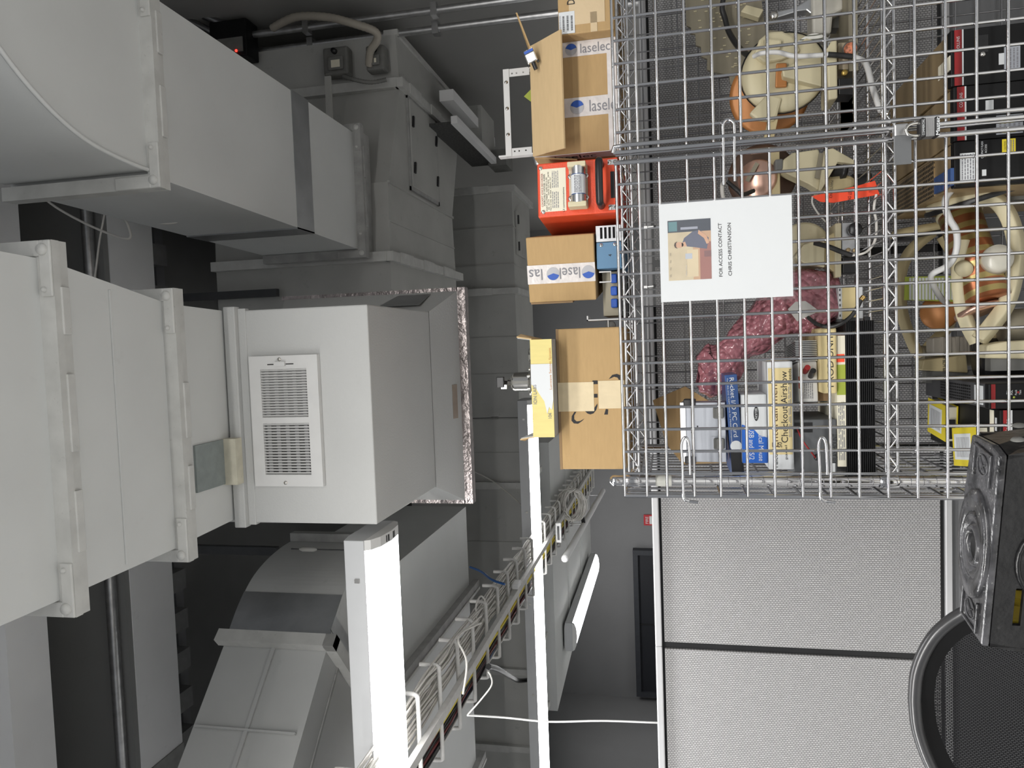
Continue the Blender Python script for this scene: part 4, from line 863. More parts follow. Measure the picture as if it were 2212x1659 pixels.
# --- shallow yellow box with valve on the swoosh carton
o, w, h = place(1149, 1196, 733, 944, 1.69, None)
zb = ZS+ht+.003; h = (W(1149, 840, 1.69).z)-zb
t = thing('yellow_tray_box', 'shallow pale yellow box with torn end flaps on the swoosh carton', 'box', (o.x, 1.685, zb))
mb = Bx(-w/2, w/2, 0, .003, 0, h); mb.build('front', M['yell2'], t)
mb = Bx(-w/2, w/2, .003, .22, 0, .003); mb.build('bottom', mat('grey_board', (.30,.30,.30), .8), t); mb = Bx(-w/2, w/2, .217, .22, .003, h); mb.build('back', M['yell2'], t)
for s in (-1, 1): Bx(min(s*w/2, s*(w/2-.003)), max(s*w/2, s*(w/2-.003)), .003, .217, .003, h).build('end_wall', M['yell2'], t)
rr = random.Random(3)
for s in (-1, 1):
    xs = s*w/2; MB().prism([(xs,.02,h),(xs+s*.006,.02,h+.035),(xs+s*.012,.05,h+.03),(xs+s*.010,.09,h+.04),(xs+s*.008,.16,h+.03),(xs,.17,h)], (s*.003,0,0)).build('torn_flap', M['card2'], t); MB().prism([(xs-s*.001,.02,h),(xs+s*.004,.02,h+.033),(xs+s*.008,.16,h+.03),(xs-s*.001,.17,h)], (s*.001,0,0)).build('white_liner', M['paper'], t)
MB().prism([(w*.25,-.0012,h),(w*.25,-.0012,0),(-w*.12,-.0012,0),(-w*.22,-.0012,h*.08),(-w*.19,-.0012,h*.2),(-w*.26,-.0012,h*.3),(-w*.13,-.0012,h*.42),(-w*.07,-.0012,h*.6),(.0,-.0012,h*.78),(.01,-.0012,h)], (0,.0009,0)).build('torn_label', M['paper'], t)
lettering('Lunwave Satcom System', t, (.045,-.0018,h*.08), w*.42, .007, mat('orange_print', (.55,.25,.06), .6)); lettering('ION LABS', t, (-w*.06,-.0018,h*.85), .045, .008, M['grayink']); lettering('104', t, (-w*.28,-.0018,h*.18), .012, .008, M['grayink'])
vz = .004; xx = px(0)*0
c = V((W(1120,826,1.76).x-o.x, .09, vz))
r = thing('gas_regulator', 'polished metal regulator valve standing in the yellow box', 'regulator', V((o.x, 1.685, zb))+c)
MB().lathe([(0,0),(.030,0),(.032,.004),(.032,h-.006),(.036,h),(.036,h+.007),(.034,h+.010),(.026,h+.014),(.024,h+.018),(.0235,h+.052),(.019,h+.060),(.009,h+.062),(.009,h+.070),(.004,h+.071),(.004,h+.080),(0,h+.081)], n=28).build('body', M['silver'], r)
for i in range(6): a = math.pi*2*i/6; MB().cyl((.030*math.cos(a),.030*math.sin(a),h+.008),(.030*math.cos(a),.030*math.sin(a),h+.017), .0042, n=6).build('bolt', M['silver'], r)
Bx(-.012,.014,-.005,.007,h+.080,h+.099).build('knob', M['black'], r, bev=.002); Bx(-.016,-.006,-.003,.005,h+.074,h+.088).build('knob_tab', M['alu'], r)
c = V((W(1140,770,1.76).x, 1.76, zb+vz)); r = thing('valve_block', 'shiny metal valve block lying right of the regulator', 'valve', c)
MB().lathe([(0,0),(.020,0),(.022,.004),(.022,h+.004),(.019,h+.012),(0,h+.014)], n=20).build('cap', M['silver'], r); Bx(-.05,-.022,-.014,.014,0,h+.010).build('block', M['silver'], r, bev=.004)
MB().lathe([(.002,-.016),(.004,-.016),(.004,-.014)], (-.036,0,h+.002), (0,1,0), 10).build('port', M['black'], r)
# ================================================================ inside the cage, upper shelf
ZB = Z2+.003
def P(px, py, Y): return W(px, py, Y)
def poly(name, mt, pts, Y, th, parent=None, rel_=None):
    q = [W(x, y, Y) for x, y in pts]; return MB().prism(q, (0, th, 0)).build(name, mt, parent, rel=rel_ if rel_ is not None else q[0])
# heatsink amplifier
o, w, h = place(1828, 1914, 692, 1036, 1.80, ZB)
t = thing('heatsink_amplifier', 'long black finned amplifier lying on the cage shelf', 'amplifier', o)
Bx(-w/2, w/2, .014, .30, 0, h).build('body', M['heatsink'], t)
n = 15
f = None
for i in range(n):
    z = h*(i+.3)/n
    if f is None: f = Bx(-w/2, w/2, 0, .016, 0, h/n*.5).build('fin', M['heatsink'], t, loc=(0,0,z))
    else: copy_of(f, t, (0,0,z))
for s in (-1, 1):
    Bx(min(s*w/2, s*(w/2+.008)), max(s*w/2, s*(w/2+.008)), 0, .012, h*.15, h*.35).build('ear', M['black'], t); Bx(min(s*w/2, s*(w/2+.008)), max(s*w/2, s*(w/2+.008)), 0, .012, h*.6, h*.85).build('ear', M['black'], t)
ATOP = ZB+h+.001
# papers and manila folders on the amplifier
o, w, h1 = place(1808, 1828, 725, 1008, 1.80, ATOP)
t = thing('manual_stack', 'cream and green edged manual lying on the black amplifier', 'manual', o)
Bx(-w/2, w/2, .0, .22, 0, h1).build('pages', M['offpaper'], t); Bx(w*.05, w*.28, -.0008, 0, 0, h1).build('green_band', M['green'], t); Bx(w*.3, w*.36, -.0012, 0, .002, h1).build('red_sticker', M['tagred'], t); lines_of_print(t, -w*.45, w*.0, -.0003, h1*.15, h1*.9, 4)
Z0 = ATOP+h1+.001
o, w, h2 = place(1776, 1808, 708, 850, 1.79, Z0)
t = thing('manila_folder', 'manila envelope with hand lettering right of the grey module', 'envelope', o)
Bx(-w/2, w/2, 0, .2, 0, h2).build('envelope', M['manila'], t, bev=.004); lettering('PROD UNIT', t, (0,-.0006,h2*.45), w*.8, h2*.42)
o, w, h2b = place(1800, 1832, 905, 1042, 1.775, Z0-.03)
# grey modules
o, w, h3 = place(1713, 1806, 906, 1032, 1.80, Z0)
t = thing('grey_module', 'dark grey instrument case with red wire beneath the entertainment box', 'module', o)
Bx(-w/2, w/2, 0, .2, 0, h3).build('case', mat('mid_grey_case', (.10,.105,.11), .5), t, bev=.003); MB().tube(sm_path([(-.02,-.004,h3*.5),(-.005,-.02,h3*.62),(.02,-.02,h3*.8),(.05,-.004,h3*.92)], 5), .0018, 6).build('red_wire', M['redlab'], t); MB().lathe([(0,-.004),(.006,-.003),(.008,0)], (-.02,0,h3*.45), (0,1,0), 12).build('grommet', M['black'], t); Bx(w*.28, w*.45, -.001, 0, h3*.55, h3*.95).build('dark_slot', M['black'], t); Bx(-w*.45, -w*.25, -.001, 0, h3*.05, h3*.14).build('rating_label', M['paper'], t)
lettering('RELAY MOUNT', t, (-.0,-.0008,h3*.05), w*.5, .01)
o, w, h4 = place(1716, 1782, 722, 868, 1.84, Z0+.033)
t = thing('power_supply', 'pale finned power supply with red and black terminals', 'power supply', (o.x, o.y, Z0+.033), rot=(0,0,math.radians(6)))
Bx(-w/2, w*.1, 0, .15, 0, h4*.85).build('case', M['white'], t, bev=.003)
f = None
for i in range(12):
    if f is None: f = Bx(0, .0025, -.006, .15, 0, h4*.95).build('fin', M['alu'], t, loc=(w*.1,0,0))
    else: copy_of(f, t, (w*.1+i*.0042,0,0))
MB().cyl((-w*.05,0,h4*.55),(-.0,-.03,h4*.52), .0065, n=12).build('red_terminal', M['redlab'], t); MB().cyl((-w*.12,0,h4*.3),(-w*.05,-.03,h4*.28), .0065, n=12).build('black_terminal', M['black'], t); lines_of_print(t, -w*.45, -w*.2, -.0003, h4*.2, h4*.7, 6)
Bx(-w*.3, -w*.12, -.001, 0, h4*.72, h4*.84).build('red_label', M['redlab'], t)
tag(Bx(-w/2-.0,w/2,0,.2,0,.031).build('parts_tray', M['cardin'], loc=(o.x, 1.86, Z0)), 'brown cardboard tray below the pale power supply', 'tray')
# entertainment box
ZE = Z0+h3+.002
o, w, h5 = place(1659, 1712, 781, 1014, 1.775, ZE)
t = thing('labelled_box', 'white box edge with yellowed label hand-lettered Entertainment', 'box', (o.x, 1.775, ZE))
Bx(-w/2, w/2, 0, .2, 0, h5).build('box', M['paper'], t, bev=.002); Bx(-w*.36, w*.44, -.0012, 0, h5*.05, h5*.97).build('yellow_label', M['manila'], t)
lettering('Entertainment', t, (.005,-.0018,h5*.74), w*.62, h5*.24, mat('brown_marker', (.10,.05,.02), .7)); lettering('Falcon', t, (-w*.40,-.0018,h5*.74), w*.16, h5*.18); lettering('50', t, (-w*.27,-.0018,h5*.55), w*.05, h5*.15)
lettering('Checkout Airshow', t, (w*.08,-.0018,h5*.36), w*.66, h5*.26); lettering('panel', t, (-w*.34,-.0018,h5*.30), w*.13, h5*.12); lettering('Needs', t, (w*.36,-.0018,h5*.12), w*.14, h5*.12); lines_of_print(t, -w*.2, w*.3, -.0012, h5*.08, h5*.2, 2)
ZM = ZE+h5+.001
# mouse box and serial-card box, printed upside down as they lie
o, w, h6 = place(1602, 1659, 852, 1000, 1.785, ZM)
t = thing('mouse_box', 'white and blue retail mouse box lying upside down on the lettered box', 'box', (o.x, 1.785, ZM))
Bx(-w/2, w/2, 0, .14, 0, h6).build('box', M['paper'], t, bev=.002)
poly_ = [(-w/2,-.0008,0),(-w/2,-.0008,h6),(-w*.02,-.0008,h6),(.0,-.0008,h6*.8),(w*.03,-.0008,h6*.5),(-w*.02,-.0008,h6*.2),(-w*.1,-.0008,0)]
MB().prism([(-w/2,-.0008,0),(-w/2,-.0008,h6),(w*.06,-.0008,h6),(w*.06,-.0008,h6*.95),(-.0,-.0008,h6*.55),(-w*.1,-.0008,h6*.3),(-w*.13,-.0008,0)], (0,.0008,0)).build('blue_print', M['boxblue'], t)
lettering('Optical Mouse', t, (-w*.22,-.0014,h6*.28), w*.50, h6*.26, M['paper'], roll=math.pi); lettering('USB and PS/2', t, (-w*.22,-.0014,h6*.62), w*.46, h6*.2, M['paper'], roll=math.pi)
MB().prism([(w*.22+.017*math.cos(a), -.001, h6*.42+.0055*math.sin(a)) for a in [2*math.pi*i/20 for i in range(20)]], (0,.001,0)).build('badge', M['ink'], t); lettering('BELKIN', t, (w*.22,-.0016,h6*.42), .024, .0055, M['paper'], roll=math.pi)
o, w, h7 = place(1573, 1604, 808, 1028, 1.80, ZM+h6+.001)
t = thing('card_box', 'navy retail box for a serial card under the grey display unit', 'box', (o.x, 1.795, ZM+h6+.001), rot=(0, math.radians(-3), 0))
Bx(-w/2, w/2, 0, .16, 0, h7).build('box', M['boxnavy'], t, bev=.001); Bx(-w/2, -w*.22, -.0006, 0, 0, h7).build('black_end', M['black'], t); lettering('Rocket I/O PC Card', t, (w*.18,-.0012,h7*.45), w*.58, h7*.36, M['paper'], roll=math.pi); lettering('Two RS-232 COM Ports for Mobile Computers', t, (w*.14,-.0012,h7*.82), w*.66, h7*.15, M['paper'], roll=math.pi)
MB().lathe([(0,0),(.013,0)], (-w*.2,-.001,h7*.5), (0,-1,0), 20).build('picture', M['paper'], t)
# grey display unit
ZD = ZM+h6+h7+.006
o, w, h8 = place(1470, 1585, 870, 1000, 1.80, ZD)
t = thing('display_unit', 'flat silver-grey display unit with two knobs along its lower edge', 'display', (o.x, 1.805, ZD), rot=(math.radians(-7), 0, 0))
Bx(-w/2, w/2, 0, .05, 0, h8).build('case', M['alupaint'], t, bev=.002); Bx(-w/2, w/2, -.002, 0, h8*.93, h8).build('edge_rail', M['alu'], t); Bx(-w/2, w/2, -.003, 0, h8*.88, h8*.93).build('edge_rail', M['alu'], t)
for xx in (-w*.18, w*.33): Bx(xx-.013, xx+.013, -.014, 0, .004, .028).build('knob', M['flexd'], t, bev=.003); Bx(xx-.016, xx+.016, -.003, 0, .002, .034).build('knob_seat', M['alupaint'], t)
Bx(-w/2-.004, -w/2+.014, -.006, .02, h8*.68, h8*.92).build('clamp', M['black'], t, bev=.002); Bx(w/2-.01, w/2+.008, -.006, .02, h8*.66, h8*.92).build('clamp', M['black'], t, bev=.002)
for x, z in ((w*.3,.7),(.0,.75),(-w*.2,.72),(w*.1,.62)): MB().lathe([(0,-.001),(.0015,-.0008),(.002,0)], (x,0,h8*z), (0,1,0), 8).build('rivet', M['black'], t)
# brown flap behind it
q = [(1410,865),(1480,835),(1535,868),(1570,1000),(1475,1003),(1440,960)]
tag(poly('cardboard_sheet', M['card'], q, 2.02, .006), 'brown cardboard sheet standing behind the silver display unit', 'cardboard')
tag(poly('grey_sheet', mat('grey_board2', (.22,.22,.22), .8), [(1408,866),(1462,842),(1500,832),(1475,836)], 2.06, .004), 'grey board corner peeking above the brown cardboard sheet', 'board')
# pink bubble wrap
bw_, nt, b, N, L = _nt('pink_bubble_wrap')
b.inputs['Base Color'].default_value = (.56,.22,.26,1); b.inputs['Roughness'].default_value = .13; b.inputs['Transmission Weight'].default_value = .3; b.inputs['Coat Weight'].default_value = .6
tc = N.new('ShaderNodeTexCoord'); vo = N.new('ShaderNodeTexVoronoi'); vo.inputs['Scale'].default_value = 70; L.new(tc.outputs['Object'], vo.inputs['Vector']); bp_ = N.new('ShaderNodeBump'); bp_.inputs['Strength'].default_value = 1; bp_.inputs['Distance'].default_value = .01; bp_.invert = True; L.new(vo.outputs[0], bp_.inputs['Height']); L.new(bp_.outputs[0], b.inputs['Normal'])
from mathutils import noise as _ns
cl_ = [(1508,815,.035,.015),(1522,812,.058,.03),(1560,790,.058,.045),(1600,745,.040,.045),(1640,705,.045,.05),(1690,668,.068,.06),(1745,648,.075,.06),(1795,645,.062,.045),(1812,640,.02,.02)]
cp = [P(x, y, 1.95) for x, y, *_ in cl_]
def bub(u, v):
    i = min(int(u*(len(cp)-1)), len(cp)-2); k = u*(len(cp)-1)-i; c = cp[i].lerp(cp[i+1], k); a = cl_[i][2]*(1-k)+cl_[i+1][2]*k; d = cl_[i][3]*(1-k)+cl_[i+1][3]*k
    tn = (cp[i+1]-cp[i]).normalized(); nr = V((-tn.z, 0, tn.x)); th = 2*math.pi*v
    p = c+nr*(a*math.cos(th))+V((0, d*math.sin(th), 0)); q = _ns.noise_vector(V((math.cos(th)*2, math.sin(th)*2, u*9)))*.018; q2 = _ns.noise_vector(p*45)*.006
    return p+q*(1 if .02 < v < .98 else 0)*0+_ns.noise_vector(p*13)*.024+q2
tag(MB().grid(bub, 64, 48).build('bubble_wrap', bw_, rel=cp[4]), 'crumpled pink bubble wrap bundle in the middle of the shelf', 'bubble wrap')
# white folder, note box, coax lead
o, w, h = place(1822, 1884, 612, 688, 1.86, None)
t = thing('note_box', 'white box with yellow printed panel right of the black amplifier', 'box', (o.x, 1.90, ZB)); hh = W(1820,650,1.86).z-ZB
Bx(-w/2, w/2, 0, .12, 0, hh).build('box', M['paper'], t, bev=.002); Bx(-w*.5, w*.5, -.001, 0, hh*.18, hh*.86).build('yellow_panel', M['manila'], t); mb = MB()
for k in range(6): mb.box(-w*.42+k*w*.15, -w*.35+k*w*.15, -.001, 0, hh*.93, hh*.97)
mb.build('printed_dashes', M['ink'], t)
p0 = P(1778, 650, 1.93); tag(MB().grid(lambda u, v: P(1742+75*u, 605+110*v, 1.96+.03*math.sin(u*4)*math.sin(v*3)), 10, 10).build('white_folder', M['paper'], rel=(0,0,0)), 'curled white sheets below the pink bubble wrap', 'paper')
t = tag(poly('grey_card', mat('pale_grey_card', (.40,.39,.37), .7), [(1702,668),(1718,652),(1740,650),(1770,672),(1722,694)], 1.86, .002), 'tilted pale grey card on the pink bubble wrap', 'card')
Bx(0,0,0,0,0,0)
pts = [P(1746,686,1.84), P(1765,700,1.80), P(1790,706,1.78), P(1815,700,1.77), P(1838,684,1.77), P(1852,664,1.77), P(1860,648,1.77)]
wr = wire(pts, .0048, M['cabk'], 'coax_lead', 'black coaxial lead with gold tip curving over the note box')
a, b_ = P(1860,648,1.77), P(1866,640,1.77); MB().cyl(a, b_, .0055, n=12).build('gold_tip', mat('gold_plating', (.75,.52,.2), .25, 1.), wr, rel=pts[0])
# ---------------------------------------------------------------- radar antennas on the upper shelf
def disc(name, px, py, Y, r, mt, par, O, tilt=(0,-1,0), th=.012, prof=None):
    c = W(px, py, Y); ax = V(tilt).normalized()
    return MB().lathe(prof or [(0, th), (r*.9, th), (r, th*.6), (r, 0), (0, 0)], c, ax, 40).build(name, mt, par, rel=O)
def pblock(name, mt, pts, Y, th, par, O, bev=.002): 
    q = [W(x, y, Y) for x, y in pts]; zl = O.z+.001
    q = [V((p.x, p.y, max(p.z, zl))) for p in q]; return MB().prism(q, (0, th, 0)).build(name, mt, par, rel=O, bev=bev)
# antenna with cream dish and orange disc
O = V((.72, 2.0, ZB)); t = thing('radar_antenna', 'cream radar antenna with round plate, orange disc and white lead', 'antenna', O)
disc('orange_disc', 1662, 205, 2.02, .098, M['coppero'], t, O, (-.15,-1,.05)); disc('dish', 1692, 158, 1.97, .100, M['cream'], t, O, (.1,-1,.1), prof=[(0,.012),(.05,.012),(.055,.016),(.09,.014),(.098,.006),(.100,0),(0,0)])
disc('rim', 1692, 158, 1.975, .103, M['black'], t, O, (.1,-1,.1), th=.004)
pblock('upper_lobe', M['cream'], [(1628,118),(1640,85),(1660,68),(1690,66),(1715,78),(1730,110),(1690,128),(1650,135)], 1.945, .02, t, O, .006); pblock('lower_lobe', M['cream'], [(1660,200),(1690,210),(1680,248),(1672,262),(1635,258),(1618,245)], 1.94, .02, t, O, .006)
pblock('arm', M['creamd'], [(1660,255),(1682,252),(1672,300),(1650,300)], 1.95, .02, t, O); pblock('rib', M['cream'], [(1650,82),(1690,84),(1686,106),(1652,110)], 1.93, .015, t, O, .005)
pblock('feed_window', M['coppero'], [(1677,136),(1700,135),(1700,187),(1675,188)], 1.945, .01, t, O, .003); pblock('feed_horn', M['cream'], [(1690,150),(1726,128),(1775,118),(1775,187),(1730,175),(1692,165)], 1.92, .035, t, O, .003); pblock('horn_mouth', M['olive'], [(1775,118),(1790,112),(1792,192),(1775,187)], 1.925, .03, t, O); pblock('mount_block', M['cream'], [(1796,88),(1808,84),(1810,212),(1790,216),(1786,105)], 1.90, .09, t, O, .004)
pblock('black_module', M['black'], [(1811,168),(1846,168),(1846,204),(1812,204)], 1.91, .06, t, O); pblock('beige_plate', mat('beige_plate', (.45,.38,.27), .5), [(1811,92),(1846,90),(1846,150),(1811,150)], 1.93, .05, t, O)
disc('connector', 1836, 107, 1.92, .0145, mat('coral_honeycomb', (.62,.22,.12), .5, var=.6, scale=240), t, O, th=.01); disc('connector_ring', 1836, 107, 1.925, .0175, M['flexd'], t, O, th=.008); disc('brass_screw', 1823, 159, 1.915, .007, mat('brass', (.6,.42,.12), .35, .8), t, O, th=.01)
pblock('base_foot', M['creamd'], [(1846,160),(1870,140),(1912,170),(1912,262),(1880,262),(1846,205)], 1.98, .12, t, O)
MB().box(.62,.86,1.92,2.12,ZB,ZB+.02).build('base_plate', M['olive'], t, rel=O)
wire([P(1628,122,1.915), P(1645,115,1.90), P(1680,113,1.895), P(1715,121,1.89), P(1760,120,1.885), P(1788,118,1.885)], .006, M['white'], 'antenna_lead', 'white sleeved lead arching across the cream dish')
wire([P(1788,118,1.885), P(1815,120,1.885), P(1845,123,1.885)], .0065, M['cabk'], 'antenna_lead', 'short black section of the lead past the horn'); wr = wire([P(1845,123,1.885), P(1866,132,1.86), P(1875,150,1.83), P(1885,190,1.79), P(1897,225,1.76), P(1904,240,1.75)], .0065, M['white'], 'antenna_lead', 'white lead dropping to a metal tip at the shelf edge'); a = P(1905,242,1.75); MB().cyl(a, a+V((-.006,-.004,-.012)), .008, n=10).build('tip', M['silver'], wr, rel=P(1845,123,1.885))
# copper-faced antenna
O = V((.45, 2.0, ZB)); t = thing('radar_antenna', 'radar antenna with shiny copper face and pale feed horn', 'antenna', O)
disc('back_dish', 1645, 385, 2.05, .085, M['brown'], t, O, (0,-1,.05), th=.02); disc('copper_face', 1637, 388, 1.98, .048, M['copper'], t, O, (0,-1,.3), th=.02)
pblock('face_label', M['olive'], [(1610,390),(1632,350),(1640,354),(1618,393)], 1.955, .003, t, O, 0); pblock('upright_arm', M['creamd'], [(1664,318),(1684,316),(1686,420),(1668,424)], 1.96, .03, t, O); pblock('clear_joint', M['flexd'], [(1674,344),(1692,342),(1692,366),(1674,368)], 1.93, .03, t, O, .004)
pblock('feed_horn', M['cream'], [(1692,345),(1712,330),(1768,322),(1775,345),(1770,412),(1748,398),(1705,378),(1690,370)], 1.93, .05, t, O, .003); pblock('horn_slit', M['olive'], [(1769,331),(1782,330),(1774,388),(1760,384)], 1.922, .004, t, O, 0); pblock('mount_wing', M['cream'], [(1782,323),(1800,320),(1846,346),(1846,354),(1810,350),(1772,415),(1768,412)], 1.915, .06, t, O, .002); pblock('tail_dome', M['creamd'], [(1790,378),(1830,376),(1868,380),(1884,388),(1850,402),(1800,414),(1780,412)], 1.95, .05, t, O, .012)
MB().lathe([(0,0),(.03,0),(.03,.012),(.022,.012),(.022,.03),(0,.03)], P(1822,362,1.96), (0,-.2,1), 24).build('swivel', M['black'], t, rel=O); MB().cyl(P(1880,392,2.0), (P(1880,392,2.0).x, 2.0, ZB), .02).build('pedestal', M['black'], t, rel=O)
tag(poly('warning_tag', M['tagred'], [(1752,424),(1850,402),(1890,390),(1900,420),(1800,438),(1772,436)], 1.85, .001), 'bright red paper warning tag dangling below the copper-faced antenna', 'tag')
tg = bpy.data.objects['warning_tag']; rl = V((0,0,0))
q = W(1800,428,1.849)-tg.location; lettering('MAINTENANCE', tg, q+V((.02,-.001,.004)), .04, .006, roll=math.pi-.1); q = W(1835,424,1.849)-tg.location; lettering('TEST ONLY', tg, q+V((0,-.001,0)), .035, .007, roll=math.pi-.1)
wire([P(1755,425,1.85), P(1755,440,1.85), P(1768,462,1.86), P(1785,480,1.9)], .0022, M['cab'], 'tag_string', 'white string of the red warning tag', 'string'); wire([P(1565,395,1.9), P(1560,400,1.88), P(1562,425,1.88), P(1575,445,1.9)], .005, M['cab'], 'short_lead', 'grey lead curving up left of the copper face')
wire([P(1570,392,1.9), P(1592,410,1.9), P(1605,420,1.9), P(1628,412,1.93)], .0055, M['cabk'], 'short_lead', 'black sleeved lead crossing the copper face')
# third antenna under the notice
O = V((.32, 2.0, ZB)); t = thing('radar_antenna', 'small cream antenna with square horn just below the paper notice', 'antenna', O)
disc('dish', 1735, 535, 1.99, .062, M['cream'], t, O, (0,-1,.15)); pblock('feed_horn', M['cream'], [(1715,555),(1736,528),(1782,510),(1782,578),(1736,568)], 1.92, .05, t, O, .003); pblock('mount_plate', M['cream'], [(1804,482),(1818,481),(1818,598),(1804,600)], 1.91, .08, t, O, .003); pblock('horn_neck', M['creamd'], [(1782,515),(1804,500),(1804,590),(1782,572)], 1.925, .05, t, O)
pblock('steel_plate', M['alu'], [(1819,482),(1857,480),(1857,552),(1819,552)], 1.92, .05, t, O, 0); disc('knob', 1846, 496, 1.915, .016, M['black'], t, O, th=.012); pblock('black_module', M['black'], [(1820,556),(1852,556),(1852,590),(1820,590)], 1.92, .05, t, O); pblock('foot', M['creamd'], [(1857,490),(1912,495),(1912,585),(1857,585)], 1.99, .1, t, O)
for px, py in ((1832,540),(1846,541)): disc('brass_screw', px, py, 1.915, .005, M['bronze'], t, O, th=.006)
wire([P(1760,525,1.9), P(1790,533,1.88), P(1815,543,1.88), P(1840,552,1.88)], .0065, M['cabk'], 'sleeved_lead', 'black sleeved lead lying across the small cream antenna'); wire([P(1840,552,1.88), P(1870,545,1.87), P(1890,520,1.85), P(1893,480,1.84), P(1888,450,1.83), P(1893,420,1.83)], .003, M['cab'], 'thin_lead', 'thin lilac-white lead looping up at the shelf edge')
# slotted flat plate antenna
O = V((.98, 2.24, ZB)); t = thing('plate_antenna', 'olive flat plate antenna with stepped edge and tiny slots', 'antenna', O)
st = [(1478,-40),(1483,55),(1493,60),(1492,72),(1502,74),(1503,98),(1514,101),(1515,122),(1528,127),(1527,150),(1541,155),(1575,162),(1578,182),(1606,188),(1660,120),(1640,-40)]
pblock('plate', M['olive'], st, 2.24, .01, t, O, 0)
mb = MB(); rr = random.Random(5)
for k in range(70):
    x, y = rr.uniform(1500,1620), rr.uniform(-10,150)
    if (x-1490)*1.15 > y-40: p = W(x, y, 2.2385); mb.cbox((p.x, p.y, p.z), .003, .002, .008)
o_ = mb.build('slots', M['cream'], t, rel=O); o_['kind'] = 'stuff'
pblock('stand', M['olive'], [(1606,60),(1912,60),(1912,90),(1606,90)], 2.25, .02, t, O); pblock('bracket', M['cream'], [(1600,25),(1612,10),(1650,20),(1640,38)], 2.20, .03, t, O)
wire([P(1562,0,2.2), P(1560,20,2.2), P(1566,40,2.2), P(1575,70,2.19), P(1598,105,2.15), P(1625,125,2.05)], .008, M['cabk'], 'black_harness', 'black cable clipped along the olive flat plate')
O = V((1.0, 2.05, ZB)); t = thing('silver_mount', 'silver cast mounting arm and white housing at the upper frame edge', 'bracket', O)
pblock('arm', M['alu'], [(1664,28),(1720,14),(1745,-2),(1770,-10),(1775,8),(1752,30),(1742,22),(1725,24),(1680,38),(1668,40)], 2.0, .03, t, O, .003); pblock('housing', mat('pale_housing', (.55,.53,.47), .45), [(1755,-30),(1824,-30),(1824,18),(1800,30),(1796,72),(1756,72)], 1.98, .08, t, O, .006); pblock('stand', M['flexd'], [(1796,20),(1912,20),(1912,50),(1796,60)], 2.02, .04, t, O); disc('bolt', 1671, 36, 1.99, .010, M['silver'], t, O)
tag(MB().grid(lambda u, v: P(1722+75*u, 90-18*math.sin(u*3)+24*v*(1-u*.7), 1.955+.01*v), 12, 3).build('striped_card', stripes('striped_card', (.75,.75,.72), (.12,.13,.1), 40, 'X', .6, width=.82), rel=(0,0,0)), 'curled white card with dark stripes behind the cream dish', 'card')
# ================================================================ inside the cage, lower shelf
ZF = Z3+.003; TOP = 1.0
def unit(name, label, ya, yb, Yf, d, ztop, mt_top, mt_front=None, cat='avionics'):
    xr, xl = W(2060, ya, Yf).x, W(2060, yb, Yf).x; O = V(((xl+xr)/2, Yf, ZF)); w = xr-xl; h = ztop-ZF
    t = thing(name, label, cat, O); Bx(-w/2, w/2, .02, d, 0, h).build('cover', mt_top, t, bev=.002); Bx(-w/2-.001, w/2+.001, 0, .0205, 0, h+.001).build('front_panel', mt_front or M['black2'], t, bev=.002)
    return t, w, h
def red_name(t, w, h, s='COLLINS', xo=.25):
    Bx(-w/2, w/2, -.001, 0, h-.020, h-.006).build('red_strip', M['redlab'], t); Bx(-w/2, w/2, -.0008, 0, h-.0235, h-.0205).build('white_line', M['paper'], t); lettering(s, t, (w*xo,-.0016,h-.013), .03, .006, M['paper'])
perf, nt, b, N, L = _nt('perforated_bronze')
tc = N.new('ShaderNodeTexCoord'); mp = N.new('ShaderNodeMapping'); mp.inputs['Scale'].default_value = (95,95,0); L.new(tc.outputs['Object'], mp.inputs[0]); vo = N.new('ShaderNodeTexVoronoi'); vo.inputs['Scale'].default_value = 1; vo.inputs['Randomness'].default_value = .1; L.new(mp.outputs[0], vo.inputs['Vector'])
rp = N.new('ShaderNodeValToRGB'); rp.color_ramp.interpolation = 'CONSTANT'; rp.color_ramp.elements[0].color = (.008,.008,.008,1); rp.color_ramp.elements[1].color = (.36,.26,.14,1); rp.color_ramp.elements[1].position = .38; L.new(vo.outputs[0], rp.inputs[0]); L.new(rp.outputs[0], b.inputs['Base Color']); b.inputs['Roughness'].default_value = .4; b.inputs['Metallic'].default_value = .4
t, w, h = unit('avionics_unit', 'black avionics unit with red strip at the right, bronze top beside the frame edge', 66, 186, 1.76, .44, TOP, M['bronze'])
red_name(t, w, h); Bx(w*.05, w*.36, -.0012, 0, h-.07, h-.045).build('recess', M['black'], t); lettering('FOR TROUBLESHOOTING ONLY', t, (-w*.32,-.0008,h-.075), .045, .004, M['paper'], roll=-math.pi/2); Bx(-w*.3, w*.1, -.001, 0, h-.13, h-.10).build('label', M['alupaint'], t); Bx(-w*.2, w*.0, -.001, 0, h-.10, h-.09).build('label', M['paper'], t); MB().lathe([(0,-.004),(.005,-.003),(.006,0)], (w*.02,0,h-.06), (0,1,0), 10).build('screw', M['silver'], t); lines_of_print(t, -w*.28, w*.08, -.001, h-.128, h-.102, 4)
Bx(-w*.2, w*.06, .001, .07, h+.001, h+.0025).build('masking_tape', M['offpaper'], t)
t, w, h = unit('avionics_unit', 'black avionics unit with red strip behind the padlock', 189, 305, 1.755, .44, TOP-.003, M['bronze']); red_name(t, w, h); Bx(-w*.45, -w*.1, -.001, 0, h-.13, h-.08).build('label', M['alupaint'], t); lines_of_print(t, -w*.43, -w*.12, -.001, h-.127, h-.083, 5); Bx(-w*.02, w*.2, -.001, 0, h-.075, h-.06).build('label', M['paper'], t)
